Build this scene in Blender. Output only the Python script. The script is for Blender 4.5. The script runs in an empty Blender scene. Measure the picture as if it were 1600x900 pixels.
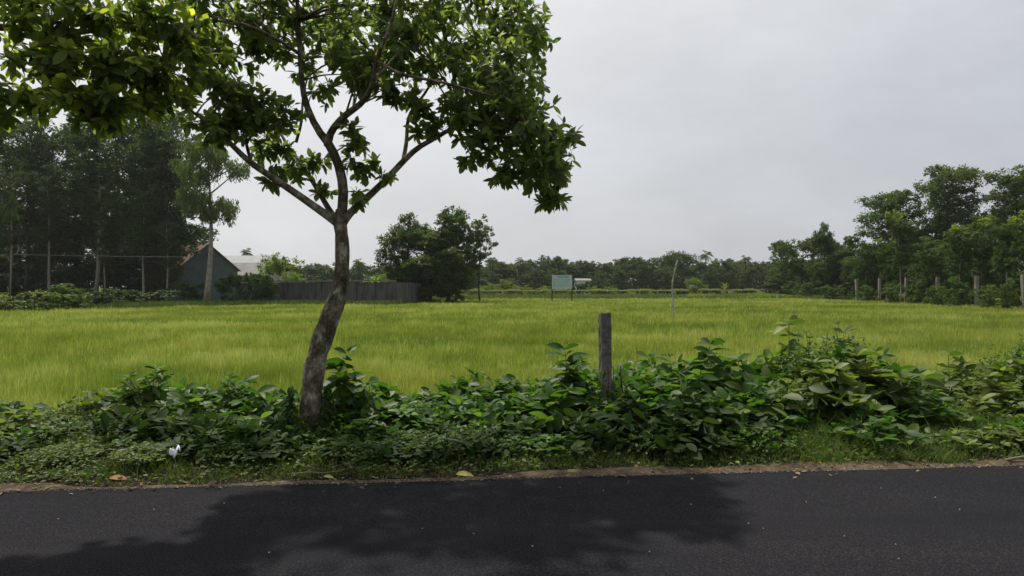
import bpy, math
import numpy as np
R = math.radians
sc = bpy.context.scene
COL = sc.collection

# ---------------------------------------------------------------- camera
F = 1150.0; HOR = 447.0; CAMZ = 1.6; FZ = -0.30       # focal length and horizon in photo pixels, eye height, field level
cam = bpy.data.cameras.new('camera'); camo = bpy.data.objects.new('camera', cam); COL.objects.link(camo)
camo.location = (0, 0, CAMZ); camo.rotation_euler = (R(90) - 3/F, 0, 0)
cam.sensor_width = 36; cam.lens = 36*F/1600; cam.clip_start = 0.05; cam.clip_end = 5000
sc.camera = camo

# ---------------------------------------------------------------- sky, sun, exposure
SUNV = np.array([-0.28, 0.54, 1.0]); SUNV /= np.linalg.norm(SUNV)
elev = math.asin(SUNV[2]); azim = math.atan2(SUNV[0], SUNV[1])
w = bpy.data.worlds.new('World'); sc.world = w; w.use_nodes = True
nt = w.node_tree; nt.nodes.clear()
def N(nt, typ, **kw):
    n = nt.nodes.new(typ)
    for k, v in kw.items(): setattr(n, k, v)
    return n
def L(nt, a, b): nt.links.new(a, b)
wo = N(nt, 'ShaderNodeOutputWorld'); bg = N(nt, 'ShaderNodeBackground'); bg.inputs[1].default_value = 0.12
sky = N(nt, 'ShaderNodeTexSky', sky_type='NISHITA'); sky.sun_disc = False
sky.sun_elevation = elev; sky.sun_rotation = azim; sky.dust_density = 3.0; sky.air_density = 1.2
tc = N(nt, 'ShaderNodeTexCoord')
dot = N(nt, 'ShaderNodeVectorMath', operation='DOT_PRODUCT'); dot.inputs[1].default_value = tuple(SUNV)
L(nt, tc.outputs['Generated'], dot.inputs[0])
rmp = N(nt, 'ShaderNodeValToRGB'); L(nt, dot.outputs['Value'], rmp.inputs[0])      # thin cloud glows round the sun
cr = rmp.color_ramp
cr.elements[0].position = 0.0; cr.elements[0].color = (.46, .475, .535, 1)
cr.elements[1].position = 1.0; cr.elements[1].color = (1.0, 1.0, .99, 1)
e = cr.elements.new(.42); e.color = (.545, .56, .60, 1)
e = cr.elements.new(.62); e.color = (.70, .71, .73, 1)
e = cr.elements.new(.80); e.color = (.95, .95, .94, 1)
mp = N(nt, 'ShaderNodeMapping'); mp.inputs['Scale'].default_value = (1.0, 1.0, 2.6); L(nt, tc.outputs['Generated'], mp.inputs[0])
nz = N(nt, 'ShaderNodeTexNoise'); nz.inputs['Scale'].default_value = 3.0; nz.inputs['Detail'].default_value = 6; nz.inputs['Roughness'].default_value = .62
L(nt, mp.outputs[0], nz.inputs['Vector'])
mr = N(nt, 'ShaderNodeMapRange'); mr.inputs[1].default_value = .3; mr.inputs[2].default_value = .75; mr.inputs[3].default_value = .91; mr.inputs[4].default_value = 1.11
L(nt, nz.outputs[0], mr.inputs[0])
sep = N(nt, 'ShaderNodeSeparateXYZ'); L(nt, tc.outputs['Generated'], sep.inputs[0])
mh = N(nt, 'ShaderNodeMapRange'); mh.inputs[1].default_value = 0.0; mh.inputs[2].default_value = .28; mh.inputs[3].default_value = 1.02; mh.inputs[4].default_value = 1.0
L(nt, sep.outputs[2], mh.inputs[0])
m1 = N(nt, 'ShaderNodeVectorMath', operation='SCALE'); L(nt, rmp.outputs[0], m1.inputs[0]); L(nt, mr.outputs[0], m1.inputs['Scale'])
m2 = N(nt, 'ShaderNodeVectorMath', operation='SCALE'); L(nt, m1.outputs[0], m2.inputs[0]); L(nt, mh.outputs[0], m2.inputs['Scale'])
m3 = N(nt, 'ShaderNodeVectorMath', operation='SCALE'); L(nt, m2.outputs[0], m3.inputs[0]); m3.inputs['Scale'].default_value = 1.03/0.12
mx = N(nt, 'ShaderNodeMix', data_type='RGBA'); mx.inputs[0].default_value = .90
L(nt, sky.outputs[0], mx.inputs[6]); L(nt, m3.outputs[0], mx.inputs[7])
L(nt, mx.outputs[2], bg.inputs[0]); L(nt, bg.outputs[0], wo.inputs[0])

sl = bpy.data.lights.new('sun', 'SUN'); sl.energy = 4.5; sl.angle = R(1.3); sl.color = (1.0, .93, .82)
so = bpy.data.objects.new('sun', sl); COL.objects.link(so)
from mathutils import Vector
so.rotation_euler = Vector(tuple(SUNV)).to_track_quat('Z', 'Y').to_euler(); so.location = (-8, 11, 20)
sc.view_settings.view_transform = 'Standard'; sc.view_settings.look = 'None'
sc.view_settings.exposure = 0.0; sc.view_settings.gamma = 1; sc.view_settings.use_curve_mapping = False
sc.cycles.max_bounces = 7; sc.cycles.diffuse_bounces = 3; sc.cycles.transmission_bounces = 5; sc.cycles.volume_bounces = 1
sc.cycles.use_denoising = True

# ---------------------------------------------------------------- helpers
rng = np.random.default_rng(7)
def P(px, py, d):                                       # a photo pixel at distance d along the view -> a point of the place
    return np.array([(px-800)/F*d, d, CAMZ-(py-HOR)/F*d])
def nrm(v): return v/np.maximum(np.linalg.norm(v, axis=-1, keepdims=True), 1e-9)
class MB:
    def __init__(s): s.v = []; s.f = []; s.t = []; s.n = 0
    def add(s, v, faces, tint=0.5):
        v = np.asarray(v, float); s.v.append(v)
        for f in faces: s.f.append(np.asarray(f, int)+s.n)
        s.t.append(np.broadcast_to(np.asarray(tint, float), (len(v),)) if np.ndim(tint) <= 1 else tint); s.n += len(v)
    def box(s, c, size, rz=0, tint=.5):
        c = np.array(c, float); h = np.array(size)/2
        q = np.array([[x, y, z] for x in (-1, 1) for y in (-1, 1) for z in (-1, 1)])*h
        ca, sa = math.cos(rz), math.sin(rz); q = q@np.array([[ca, sa, 0], [-sa, ca, 0], [0, 0, 1]])+c
        s.add(q, [[(0, 1, 3, 2), (4, 6, 7, 5), (0, 4, 5, 1), (2, 3, 7, 6), (0, 2, 6, 4), (1, 5, 7, 3)]], tint)
    def tube(s, pts, rad, k=6, tint=.5, cap=True):
        pts = np.asarray(pts, float); rad = np.broadcast_to(np.asarray(rad, float), (len(pts),))
        t = nrm(np.gradient(pts, axis=0)); a = np.array([1., 0, 0]) if abs(t[0][0]) < .8 else np.array([0, 1., 0])
        V = []
        for p, d, r in zip(pts, t, rad):
            u = np.cross(d, a); u /= np.linalg.norm(u)+1e-9; w_ = np.cross(d, u); a = np.cross(u, d)
            an = np.arange(k)*2*math.pi/k
            V.append(p+r*(np.cos(an)[:, None]*u+np.sin(an)[:, None]*w_))
        V = np.concatenate(V); n = len(pts); i = np.arange(n-1)[:, None]*k; j = np.arange(k)[None]; j2 = (j+1) % k
        fs = np.stack([i+j, i+j2, i+k+j2, i+k+j], -1).reshape(-1, 4); F_ = [fs]
        if cap: F_ += [np.array([list(range(k))[::-1]]), np.array([[(n-1)*k+q for q in range(k)]])]
        s.add(V, F_, tint)
    def mesh(s, name, smooth=False):
        me = bpy.data.meshes.new(name); v = np.concatenate(s.v); me.vertices.add(len(v)); me.vertices.foreach_set('co', v.ravel())
        tot = np.concatenate([np.full(len(f), f.shape[1]) for f in s.f]); idx = np.concatenate([f.ravel() for f in s.f])
        me.loops.add(len(idx)); me.loops.foreach_set('vertex_index', idx.astype(np.int32))
        me.polygons.add(len(tot)); me.polygons.foreach_set('loop_start', np.concatenate([[0], np.cumsum(tot)[:-1]]).astype(np.int32))
        try: me.polygons.foreach_set('loop_total', tot.astype(np.int32))
        except Exception: pass
        a = me.attributes.new('tint', 'FLOAT', 'POINT'); a.data.foreach_set('value', np.concatenate(s.t).astype(np.float32))
        me.update(calc_edges=True); me.validate()
        me.polygons.foreach_set('use_smooth', np.full(len(me.polygons), smooth)); return me
    def build(s, name, mat, parent=None, smooth=False):
        me = s.mesh(name, smooth); me.materials.append(mat)
        return link(name, me, parent)
def link(name, me, parent=None):
    o = bpy.data.objects.new(name, me); COL.objects.link(o); o.parent = parent; return o
def tag(o, label=None, cat=None, group=None, kind=None):
    for k, v in (('label', label), ('category', cat), ('group', group), ('kind', kind)):
        if v: o[k] = v
    return o
def thing(name, label, cat, loc=(0, 0, 0), rz=0, group=None):
    o = bpy.data.objects.new(name, None); COL.objects.link(o); o.empty_display_size = .2
    o.location = tuple(float(q) for q in loc); o.rotation_euler = (0, 0, rz); return tag(o, label, cat, group)
def spline(pts, n):                                     # Catmull-Rom through the rows of pts (any number of columns)
    p = np.asarray(pts, float); p = np.vstack([2*p[0]-p[1], p, 2*p[-1]-p[-2]]); m = len(p)-3
    out = []
    for u in np.linspace(0, m-1e-6, n):
        i = int(u); t = u-i; a, b, c, d = p[i:i+4]
        out.append(.5*((2*b)+(c-a)*t+(2*a-5*b+4*c-d)*t*t+(3*b-a-3*c+d)*t**3))
    return np.array(out)
def leaf_template(w=.42, fold=.18, droop=.22, stations=5, wav=0.0):
    t = np.linspace(0, 1, stations+1); prof = np.sin(np.pi*np.clip(t, 0, 1)**.95)**.72*w/2
    V = []; Fq = []; Ft = []
    z = -droop*t**2
    V.append((0, 0, 0)); prev = None
    for i in range(1, stations):
        b = len(V); wz = wav*math.sin(i*2.3)
        V += [(t[i], prof[i], z[i]+fold*prof[i]+wz), (t[i], 0, z[i]), (t[i], -prof[i], z[i]+fold*prof[i]-wz)]
        if prev is None: Ft += [(0, b+1, b), (0, b+2, b+1)]
        else: Fq += [(prev, prev+1, b+1, b), (prev+1, prev+2, b+2, b+1)]
        prev = b
    V.append((1, 0, z[-1])); e_ = len(V)-1; Ft += [(prev, prev+1, e_), (prev+1, prev+2, e_)]
    return np.array(V, float), [np.array(Ft)] + ([np.array(Fq)] if Fq else [])
LT_BIG = leaf_template(.46, .25, .30, 6, .01); LT_OV = leaf_template(.48, .22, .12, 5); LT_NAR = leaf_template(.24, .3, .25, 4)
LT_SM = leaf_template(.60, .3, .15, 3)
LT_CARD = (np.array([(0, 0, 0), (.5, .27, .07), (1, 0, -.08), (.5, -.27, .07)]), [np.array([(0, 3, 2), (0, 2, 1)])])
LT_LONG = (np.array([(0, 0, 0), (.5, .12, .03), (1, 0, -.12), (.5, -.12, .03)]), [np.array([(0, 3, 2), (0, 2, 1)])])
def leaves(mb, T, pos, dirs, ups, size, tint, wid=None):
    n = len(pos)
    if n == 0: return
    x = nrm(np.asarray(dirs, float)); y = nrm(np.cross(ups, x)); z = np.cross(x, y)
    V, Fs = T; size = np.broadcast_to(size, (n,)); wid = size if wid is None else np.broadcast_to(wid, (n,))
    P_ = (np.asarray(pos)[:, None, :]+V[None, :, 0, None]*x[:, None]*size[:, None, None]+V[None, :, 1, None]*y[:, None]*wid[:, None, None]+V[None, :, 2, None]*z[:, None]*size[:, None, None])
    off = (np.arange(n)*len(V))[:, None, None]
    mb.add(P_.reshape(-1, 3), [(f[None]+off).reshape(-1, f.shape[1]) for f in Fs], np.repeat(np.broadcast_to(tint, (n,)), len(V)))
def rdir(rg, n): return nrm(rg.normal(size=(n, 3)))

# ---------------------------------------------------------------- materials
def mat(name):
    m = bpy.data.materials.new(name); m.use_nodes = True; nt = m.node_tree; nt.nodes.clear()
    o = N(nt, 'ShaderNodeOutputMaterial'); b = N(nt, 'ShaderNodeBsdfPrincipled'); L(nt, b.outputs[0], o.inputs[0]); return m, nt, b, o
def ramp(nt, src, stops):
    r = N(nt, 'ShaderNodeValToRGB'); els = r.color_ramp.elements
    while len(els) < len(stops): els.new(.5)
    for e_, (p, c) in zip(els, stops): e_.position = p; e_.color = (*c, 1)
    L(nt, src, r.inputs[0]); return r
def noise(nt, scale, detail=4, rough=.5, vec=None, sc3=None):
    n = N(nt, 'ShaderNodeTexNoise'); n.inputs['Scale'].default_value = scale; n.inputs['Detail'].default_value = detail; n.inputs['Roughness'].default_value = rough
    if vec is None: vec = N(nt, 'ShaderNodeTexCoord').outputs['Object']
    if sc3: m = N(nt, 'ShaderNodeMapping'); m.inputs['Scale'].default_value = sc3; L(nt, vec, m.inputs[0]); vec = m.outputs[0]
    L(nt, vec, n.inputs['Vector']); return n
def bump(nt, b, h, s=.5, d=.01):
    bm = N(nt, 'ShaderNodeBump'); bm.inputs['Strength'].default_value = s; bm.inputs['Distance'].default_value = d
    L(nt, h, bm.inputs['Height']); L(nt, bm.outputs[0], b.inputs['Normal'])
def mixc(nt, f, a, b, mode='MIX'):
    m = N(nt, 'ShaderNodeMix', data_type='RGBA', blend_type=mode)
    for s_, q in ((0, f), (6, a), (7, b)):
        if hasattr(q, 'links'): L(nt, q, m.inputs[s_])
        else: m.inputs[s_].default_value = q if s_ == 0 else (*q, 1)
    return m.outputs[2]
def leafmat(name, c0, c1, c2, trans=.3, rough=.5, tcol=None, spec=.35, big=None):
    m, nt, b, o = mat(name); at = N(nt, 'ShaderNodeAttribute', attribute_name='tint')
    r = ramp(nt, at.outputs['Fac'], [(0, c0), (.5, c1), (1, c2)]); c = r.outputs[0]
    if big:                                             # broad drifts of another colour over the stand
        g = N(nt, 'ShaderNodeNewGeometry'); n = noise(nt, big[0], 4, .6, g.outputs['Position'], big[3] if len(big) > 3 else None)
        rr = ramp(nt, n.outputs[0], [(.38, (0, 0, 0)), (.62, (1, 1, 1))])
        c = mixc(nt, rr.outputs[0], c, mixc(nt, big[2], c, big[1]))
    L(nt, c, b.inputs['Base Color']); b.inputs['Roughness'].default_value = rough; b.inputs['Specular IOR Level'].default_value = spec
    t = N(nt, 'ShaderNodeBsdfTranslucent'); tm = mixc(nt, 1.0, c, tcol or (1.5, 1.7, .7), 'MULTIPLY'); L(nt, tm, t.inputs[0])
    ms = N(nt, 'ShaderNodeMixShader'); ms.inputs[0].default_value = trans; L(nt, b.outputs[0], ms.inputs[1]); L(nt, t.outputs[0], ms.inputs[2]); L(nt, ms.outputs[0], o.inputs[0]); return m
M = {}
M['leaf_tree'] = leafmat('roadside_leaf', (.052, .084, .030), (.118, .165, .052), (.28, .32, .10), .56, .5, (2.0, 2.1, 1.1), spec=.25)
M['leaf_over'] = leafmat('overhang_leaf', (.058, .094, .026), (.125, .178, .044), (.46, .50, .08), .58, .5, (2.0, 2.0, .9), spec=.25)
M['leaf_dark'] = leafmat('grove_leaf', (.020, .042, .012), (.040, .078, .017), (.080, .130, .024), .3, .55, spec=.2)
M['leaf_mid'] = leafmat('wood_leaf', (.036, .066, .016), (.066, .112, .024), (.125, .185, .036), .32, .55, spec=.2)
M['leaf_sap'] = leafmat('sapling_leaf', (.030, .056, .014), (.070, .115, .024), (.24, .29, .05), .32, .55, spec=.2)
M['leaf_hedge'] = leafmat('hedge_leaf', (.042, .075, .018), (.085, .135, .028), (.17, .225, .05), .32, .55, spec=.2)
M['leaf_far'] = leafmat('far_leaf', (.034, .056, .018), (.055, .088, .026), (.095, .135, .034), .3, .6, spec=.2)
M['leaf_yel'] = leafmat('young_leaf', (.07, .115, .018), (.13, .19, .028), (.25, .31, .05), .4, .5, spec=.2)
M['leaf_pale'] = leafmat('pale_leaf', (.060, .088, .034), (.10, .14, .05), (.17, .21, .08), .4, .55, spec=.2)
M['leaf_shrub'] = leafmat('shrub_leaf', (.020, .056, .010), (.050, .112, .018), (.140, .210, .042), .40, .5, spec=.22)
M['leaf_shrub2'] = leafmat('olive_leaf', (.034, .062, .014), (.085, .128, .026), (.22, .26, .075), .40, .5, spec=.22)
M['leaf_ivy_shade'] = leafmat('ivy_shade_leaf', (.014, .034, .009), (.028, .056, .014), (.055, .085, .022), .25, .6, spec=.1)  # ivy leaf colour, also the painted shade of the lower hedge rows
M['grass'] = leafmat('field_grass_blade', (.095, .155, .030), (.200, .285, .048), (.44, .44, .16), .42, .7, (1.2, 1.3, .8), .08, (.10, (.30, .29, .055), .5, (.7, 1.3, 1)))
M['verge'] = leafmat('verge_grass_blade', (.040, .078, .012), (.080, .135, .022), (.17, .19, .05), .32, .55, None, .25)
M['rough'] = leafmat('rough_grass_blade', (.06, .09, .03), (.10, .135, .05), (.17, .19, .09), .3, .6, None, .15)
M['creeper'] = leafmat('creeper_leaf', (.07, .10, .02), (.13, .17, .035), (.24, .26, .08), .3, .55, None, .2)

def bark(name, c0, c1, c2, scale=9, st=(1, 1, .35)):
    m, nt, b, o = mat(name); n = noise(nt, scale, 8, .65, sc3=st)
    r = ramp(nt, n.outputs[0], [(.36, c0), (.50, c1), (.64, c2)])
    nf = noise(nt, scale*5, 6, .75, sc3=(1, 1, .45)); rf = ramp(nt, nf.outputs[0], [(.34, (.45, .43, .40)), (.5, (1, 1, 1)), (.68, (1.5, 1.5, 1.45))]); L(nt, mixc(nt, 1., r.outputs[0], rf.outputs[0], 'MULTIPLY'), b.inputs['Base Color'])
    b.inputs['Roughness'].default_value = .9; b.inputs['Specular IOR Level'].default_value = .15
    n2 = noise(nt, scale*4, 6, .7); bump(nt, b, n2.outputs[0], .9, .02); return m
M['bark'] = bark('mottled_bark', (.055, .045, .027), (.15, .125, .082), (.38, .35, .26), 9, (1, 1, .8))
M['bark_dark'] = bark('dark_bark', (.03, .024, .018), (.055, .045, .034), (.09, .075, .06))
M['bark_pale'] = bark('pale_bark', (.16, .15, .12), (.24, .22, .18), (.34, .32, .27))
M['stem'] = bark('green_stem', (.05, .07, .02), (.08, .10, .03), (.12, .13, .05), 20)
M['wood_dead'] = bark('weathered_wood', (.20, .18, .14), (.38, .35, .29), (.55, .52, .45), 14)

def plain(name, c, rough=.7, var=.25, scale=6, bm=0, c2=None, metal=0, st=None):
    m, nt, b, o = mat(name); n = noise(nt, scale, 6, .6, sc3=st); c = np.array(c); c2 = np.array(c2) if c2 is not None else c*(1-var*2)
    r = ramp(nt, n.outputs[0], [(.3, tuple(c2)), (.62, tuple(c))]); L(nt, r.outputs[0], b.inputs['Base Color'])
    b.inputs['Roughness'].default_value = rough; b.inputs['Metallic'].default_value = metal; b.inputs['Specular IOR Level'].default_value = .3
    if bm: bump(nt, b, noise(nt, scale*6, 5, .6).outputs[0], bm, .01)
    return m
M['concrete_post'] = plain('weathered_concrete', (.20, .175, .145), .95, scale=9, bm=.9, c2=(.055, .048, .038))
M['fence_concrete'] = plain('pale_concrete', (.27, .24, .20), .9, scale=3, bm=.3, c2=(.13, .115, .10))
M['wall'] = plain('stained_wall', (.105, .10, .09), .95, scale=1.2, bm=.4, c2=(.035, .035, .032), st=(1.6, 1.6, .45))
M['wall_cap'] = plain('wall_cap_concrete', (.20, .21, .17), .9, scale=2, c2=(.09, .10, .07))
M['tin_blue'] = plain('painted_tin', (.095, .125, .135), .6, scale=.8, c2=(.06, .08, .09))
M['tin_rust'] = plain('rusty_tin', (.22, .115, .085), .8, scale=1.5, c2=(.13, .08, .065))
M['tin_pale'] = plain('pale_tin', (.34, .36, .37), .6, scale=1, c2=(.24, .26, .27))
M['tin_grey'] = plain('grey_tin', (.22, .225, .21), .7, scale=1, c2=(.15, .15, .14))
M['plaster'] = plain('plaster', (.42, .40, .36), .9, scale=1, c2=(.28, .26, .22))
M['white'] = plain('white_paint', (.75, .76, .76), .6, scale=2, c2=(.6, .6, .6))
M['dark'] = plain('dark_opening', (.02, .02, .02), .6)
M['board'] = plain('pale_green_board', (.46, .58, .55), .5, scale=1.5, c2=(.38, .50, .47))
M['letter'] = plain('faded_lettering', (.20, .31, .31), .7, scale=4, c2=(.26, .37, .36))
M['iron'] = plain('dark_iron', (.035, .035, .035), .6, scale=8)
M['cable'] = plain('grey_cable', (.12, .12, .12), .6)
M['bamboo'] = plain('dry_bamboo', (.26, .22, .14), .8, scale=4, c2=(.14, .12, .08))
M['paper'] = plain('white_plastic', (.72, .75, .80), .4, scale=12, c2=(.6, .63, .7))
M['litter_leaf'] = plain('fallen_yellow_leaf', (.42, .38, .10), .7, scale=20, c2=(.25, .2, .06))
M['litter_brown'] = plain('fallen_brown_leaf', (.36, .17, .07), .8, scale=20, c2=(.2, .1, .04))
M['orange_leaf'] = plain('orange_leaf', (.5, .18, .03), .6, scale=20)
M['stone'] = plain('pale_stone', (.42, .38, .32), .9, scale=30, c2=(.3, .27, .22))

m, nt, b, o = mat('fresh_asphalt'); M['asphalt'] = m
g1 = noise(nt, 95, 4, .85); g2 = noise(nt, .8, 6, .6, sc3=(.5, 1.6, 1)); g3 = noise(nt, 60, 3, .6)
r1 = ramp(nt, g1.outputs[0], [(.38, (.0085, .0088, .0112)), (.54, (.0200, .0200, .0228)), (.69, (.070, .066, .068))])
r2 = ramp(nt, g2.outputs[0], [(.32, (.80, .81, .86)), (.68, (1.18, 1.16, 1.12))])
L(nt, mixc(nt, 1., r1.outputs[0], r2.outputs[0], 'MULTIPLY'), b.inputs['Base Color'])
b.inputs['Roughness'].default_value = .95; b.inputs['Specular IOR Level'].default_value = .04
ad = N(nt, 'ShaderNodeMath', operation='ADD'); L(nt, g1.outputs[0], ad.inputs[0]); L(nt, g3.outputs[0], ad.inputs[1]); bump(nt, b, ad.outputs[0], .9, .006)

m, nt, b, o = mat('earth'); M['earth'] = m
g = noise(nt, 3.0, 8, .65); g2 = noise(nt, 45, 4, .7)
r1 = ramp(nt, g.outputs[0], [(.35, (.018, .019, .010)), (.65, (.036, .032, .018))]); r2 = ramp(nt, g2.outputs[0], [(.3, (.7, .7, .7)), (.7, (1.3, 1.3, 1.3))])
L(nt, mixc(nt, 1., r1.outputs[0], r2.outputs[0], 'MULTIPLY'), b.inputs['Base Color']); b.inputs['Roughness'].default_value = 1; b.inputs['Specular IOR Level'].default_value = .05
bump(nt, b, g2.outputs[0], .8, .03)
m, nt, b, o = mat('field_earth'); M['field'] = m
g = noise(nt, .15, 8, .6); r1 = ramp(nt, g.outputs[0], [(.35, (.060, .085, .012)), (.65, (.10, .12, .018))]); L(nt, r1.outputs[0], b.inputs['Base Color']); b.inputs['Roughness'].default_value = 1; b.inputs['Specular IOR Level'].default_value = 0
m, nt, b, o = mat('sandy_dirt'); M['dirt'] = m
g = noise(nt, 5, 8, .7); g2 = noise(nt, 110, 4, .7)
r1 = ramp(nt, g.outputs[0], [(.34, (.055, .042, .028)), (.52, (.12, .092, .062)), (.68, (.21, .165, .115))]); r2 = ramp(nt, g2.outputs[0], [(.3, (.65, .65, .65)), (.7, (1.3, 1.3, 1.3))])
L(nt, mixc(nt, 1., r1.outputs[0], r2.outputs[0], 'MULTIPLY'), b.inputs['Base Color']); b.inputs['Roughness'].default_value = 1; b.inputs['Specular IOR Level'].default_value = .05
bump(nt, b, g2.outputs[0], 1., .012)

# ---------------------------------------------------------------- ground, road, dirt edge
def edge(x): return 6.16+.099*x                          # far edge of the road
def wob(x): return .035*np.sin(x*1.3)+.025*np.sin(x*3.1+1)+.018*np.sin(x*7.7+2)+.010*np.sin(x*17.3)+.008*np.sin(x*31+1)
def gz(x, y):                                            # height of the ground
    x = np.asarray(x, float); v = np.asarray(y, float)-edge(x)
    bank = np.where(v < 0, -.03, np.clip(v*.10, 0, .06)+.02*np.sin(x*2.1+v*3)*np.clip(v, 0, 1)+.012*np.sin(x*7+v*9)*np.clip(v*2, 0, 1)-.012)
    t = np.clip((v-2.4)/1.6, 0, 1); t = t*t*(3-2*t)
    return np.where(v < -7.0, -.05, bank*(1-t)+FZ*t)
xs = np.unique(np.concatenate([np.linspace(-900, -60, 15), np.linspace(-60, -12, 40), np.linspace(-12, 12, 200), np.linspace(12, 60, 40), np.linspace(60, 900, 15)]))
vs = np.unique(np.concatenate([np.linspace(-900, -20, 8), np.linspace(-20, -.02, 12), np.linspace(0, 4.2, 50), np.linspace(4.4, 30, 12), np.linspace(40, 900, 12)]))
X, V_ = np.meshgrid(xs, vs); Y = V_+6.16+.099*np.clip(X, -60, 60); Z = gz(np.clip(X, -60, 60), V_+edge(np.clip(X, -60, 60)))
nx, ny = len(xs), len(vs); i = (np.arange(ny-1)[:, None]*nx+np.arange(nx-1)[None]).ravel()
mb = MB(); mb.add(np.stack([X, Y, Z], -1).reshape(-1, 3), [np.stack([i, i+1, i+nx+1, i+nx], 1)])
me = mb.mesh('ground', True); me.materials.append(M['earth']); me.materials.append(M['field'])
cv = np.array([V_[:-1, :-1].ravel() > 2.9]).ravel(); me.polygons.foreach_set('material_index', cv.astype(np.int32))
tag(link('ground', me), kind='structure')
# road slab with a slightly ragged far edge
xs = np.unique(np.concatenate([np.linspace(-300, -14, 60), np.linspace(-14, 14, 1400), np.linspace(14, 300, 60)]))
n = len(xs); fe = edge(xs)+wob(xs)*.45; ne = edge(xs)-6.2
rag = rng.normal(size=n)*.005; fe = fe+np.where(np.abs(xs) < 14, rag, 0)
rows = [np.stack([xs, ne, np.full(n, -.06)], 1), np.stack([xs, ne, np.full(n, .0)], 1), np.stack([xs, (ne+fe)/2, np.full(n, .02)], 1),
        np.stack([xs, fe-.05, np.full(n, .002)], 1), np.stack([xs, fe, np.full(n, -.012)], 1), np.stack([xs, fe+.01, np.full(n, -.06)], 1)]
mb = MB(); i = (np.arange(5)[:, None]*n+np.arange(n-1)[None]).ravel(); mb.add(np.concatenate(rows), [np.stack([i, i+1, i+n+1, i+n], 1)])
tag(mb.build('road', M['asphalt'], smooth=True), kind='structure')
# sandy strip between road and grass
xs = np.linspace(-40, 40, 1600); n = len(xs); w0 = .12+.06*np.sin(xs*.9+1)+.05*np.sin(xs*2.7)+.03*np.sin(xs*6.1); w0 = w0+np.clip(np.abs(xs+1.2)-2.0, 0, 1.5)*.06; w0 = w0*(1-.65*np.exp(-((xs+1.1)/1.5)**2))
rows = []
for t in np.linspace(0, 1, 7):
    y = edge(xs)-.035+t*(w0+.035)
    rows.append(np.stack([xs, y, np.maximum(gz(xs, y), -.012)+.012*math.sin(t*math.pi)+.004+rng.normal(size=n)*.0025], 1))
mb = MB(); i = (np.arange(6)[:, None]*n+np.arange(n-1)[None]).ravel(); mb.add(np.concatenate(rows), [np.stack([i, i+1, i+n+1, i+n], 1)])
tag(mb.build('dirt_edge', M['dirt'], smooth=True), kind='structure')

# ---------------------------------------------------------------- grass of field and verge
def blades(mb, x, y, z, h, wd, lean, tint, rg, seg=2):
    n = len(x); a = rg.uniform(0, 2*np.pi, n); b = rg.uniform(0, 2*np.pi, n)
    base = np.stack([x, y, z], 1); sd = np.stack([np.cos(a), np.sin(a), 0*a], 1)*wd[:, None]/2
    ld = np.stack([np.cos(b), np.sin(b), 0*b], 1)*(lean*h)[:, None]; up = np.array([0, 0, 1.])*h[:, None]
    mid = base+up*.55+ld*.3; tip = base+up+ld
    V = np.stack([base-sd, base+sd, mid+sd*.8, mid-sd*.8, tip], 1).reshape(-1, 3); o_ = np.arange(n)[:, None]*5
    mb.add(V, [o_+np.array([[0, 1, 2, 3]]), o_+np.array([[3, 2, 4]])], np.repeat(tint, 5))
def field_far(px):                                       # how far the field runs, by bearing
    return np.interp(px, [-400, 0, 200, 400, 615, 690, 760, 1080, 1300, 1342, 1600, 2000], [50, 54, 58, 68, 66, 84, 98, 101, 101, 92, 100, 100])
def vnoise(x, y, sd=0):
    r_ = np.random.default_rng(sd).random((256, 256)); xi = np.floor(x).astype(int); yi = np.floor(y).astype(int); fx = x-xi; fy = y-yi; fx = fx*fx*(3-2*fx); fy = fy*fy*(3-2*fy)
    g = lambda a, b: r_[a % 256, b % 256]
    return (g(xi, yi)*(1-fx)+g(xi+1, yi)*fx)*(1-fy)+(g(xi, yi+1)*(1-fx)+g(xi+1, yi+1)*fx)*fy
rg = np.random.default_rng(11); mb = MB()
y0 = 8.6
while y0 < 102:
    dy = max(1.0, y0*.06); y1 = min(y0+dy, 102); hw = (y1*.72+4)
    dens = 1.15e5/(y0**1.9) if y0 > 12 else 900; n = int(dens*2*hw*(y1-y0))
    x = rg.uniform(-hw, hw, n); y = rg.uniform(y0, y1, n); px = 800+x/y*F
    k = (y < field_far(px)+rg.normal(size=n)*.8) & (y-edge(x) > 2.7) & (x < 39.6+rg.normal(size=n)*.6)
    x, y = x[k], y[k]; n = len(x)
    pat = .5+.25*np.sin(x*.55+.3*y)+.25*np.sin(y*.4-.2*x+1); sl_ = .5+.5*np.sin(x*.21+y*.13+2)
    cl = vnoise(x*4, y*2.2, 1); cl2 = vnoise(x*1.1, y*.5, 2); cl3 = vnoise(x*.22, y*.16, 3)
    h = (.20+.16*rg.random(n))*(.62+.40*cl2+.42*cl)*(.9+.2*sl_); h = np.where(rg.random(n) < .04, h*1.35, h)
    wd = np.maximum(.009, y*.00085)*rg.uniform(.7, 1.4, n)
    tint = np.clip(rg.normal(.45, .17, n)+.60*(cl-.5)+.60*(cl2-.5)+.75*(cl3-.5)+.14*np.sin(y*.32+2*vnoise(x*.05, y*.1, 4)*6)*(y > 14), 0, 1); st = np.clip((vnoise(x*.35+9, y*.22+4, 7)-.55)*4, 0, 1)*np.clip((vnoise(x*2.2, y*1.2, 8)-.35)*2, 0, 1); tint = np.where(rg.random(n) < .04+.35*st, rg.uniform(.8, 1, n), tint); h = h*(1+.12*st)
    blades(mb, x, y, np.full(n, FZ-.01)+np.maximum(0, gz(x, y)-FZ), h, wd, rg.uniform(.02, .34, n), tint, rg)
    y0 = y1
tag(mb.build('field_grass', M['grass']), kind='stuff', label='yellow green tall grass filling the open field', cat='grass')
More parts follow.
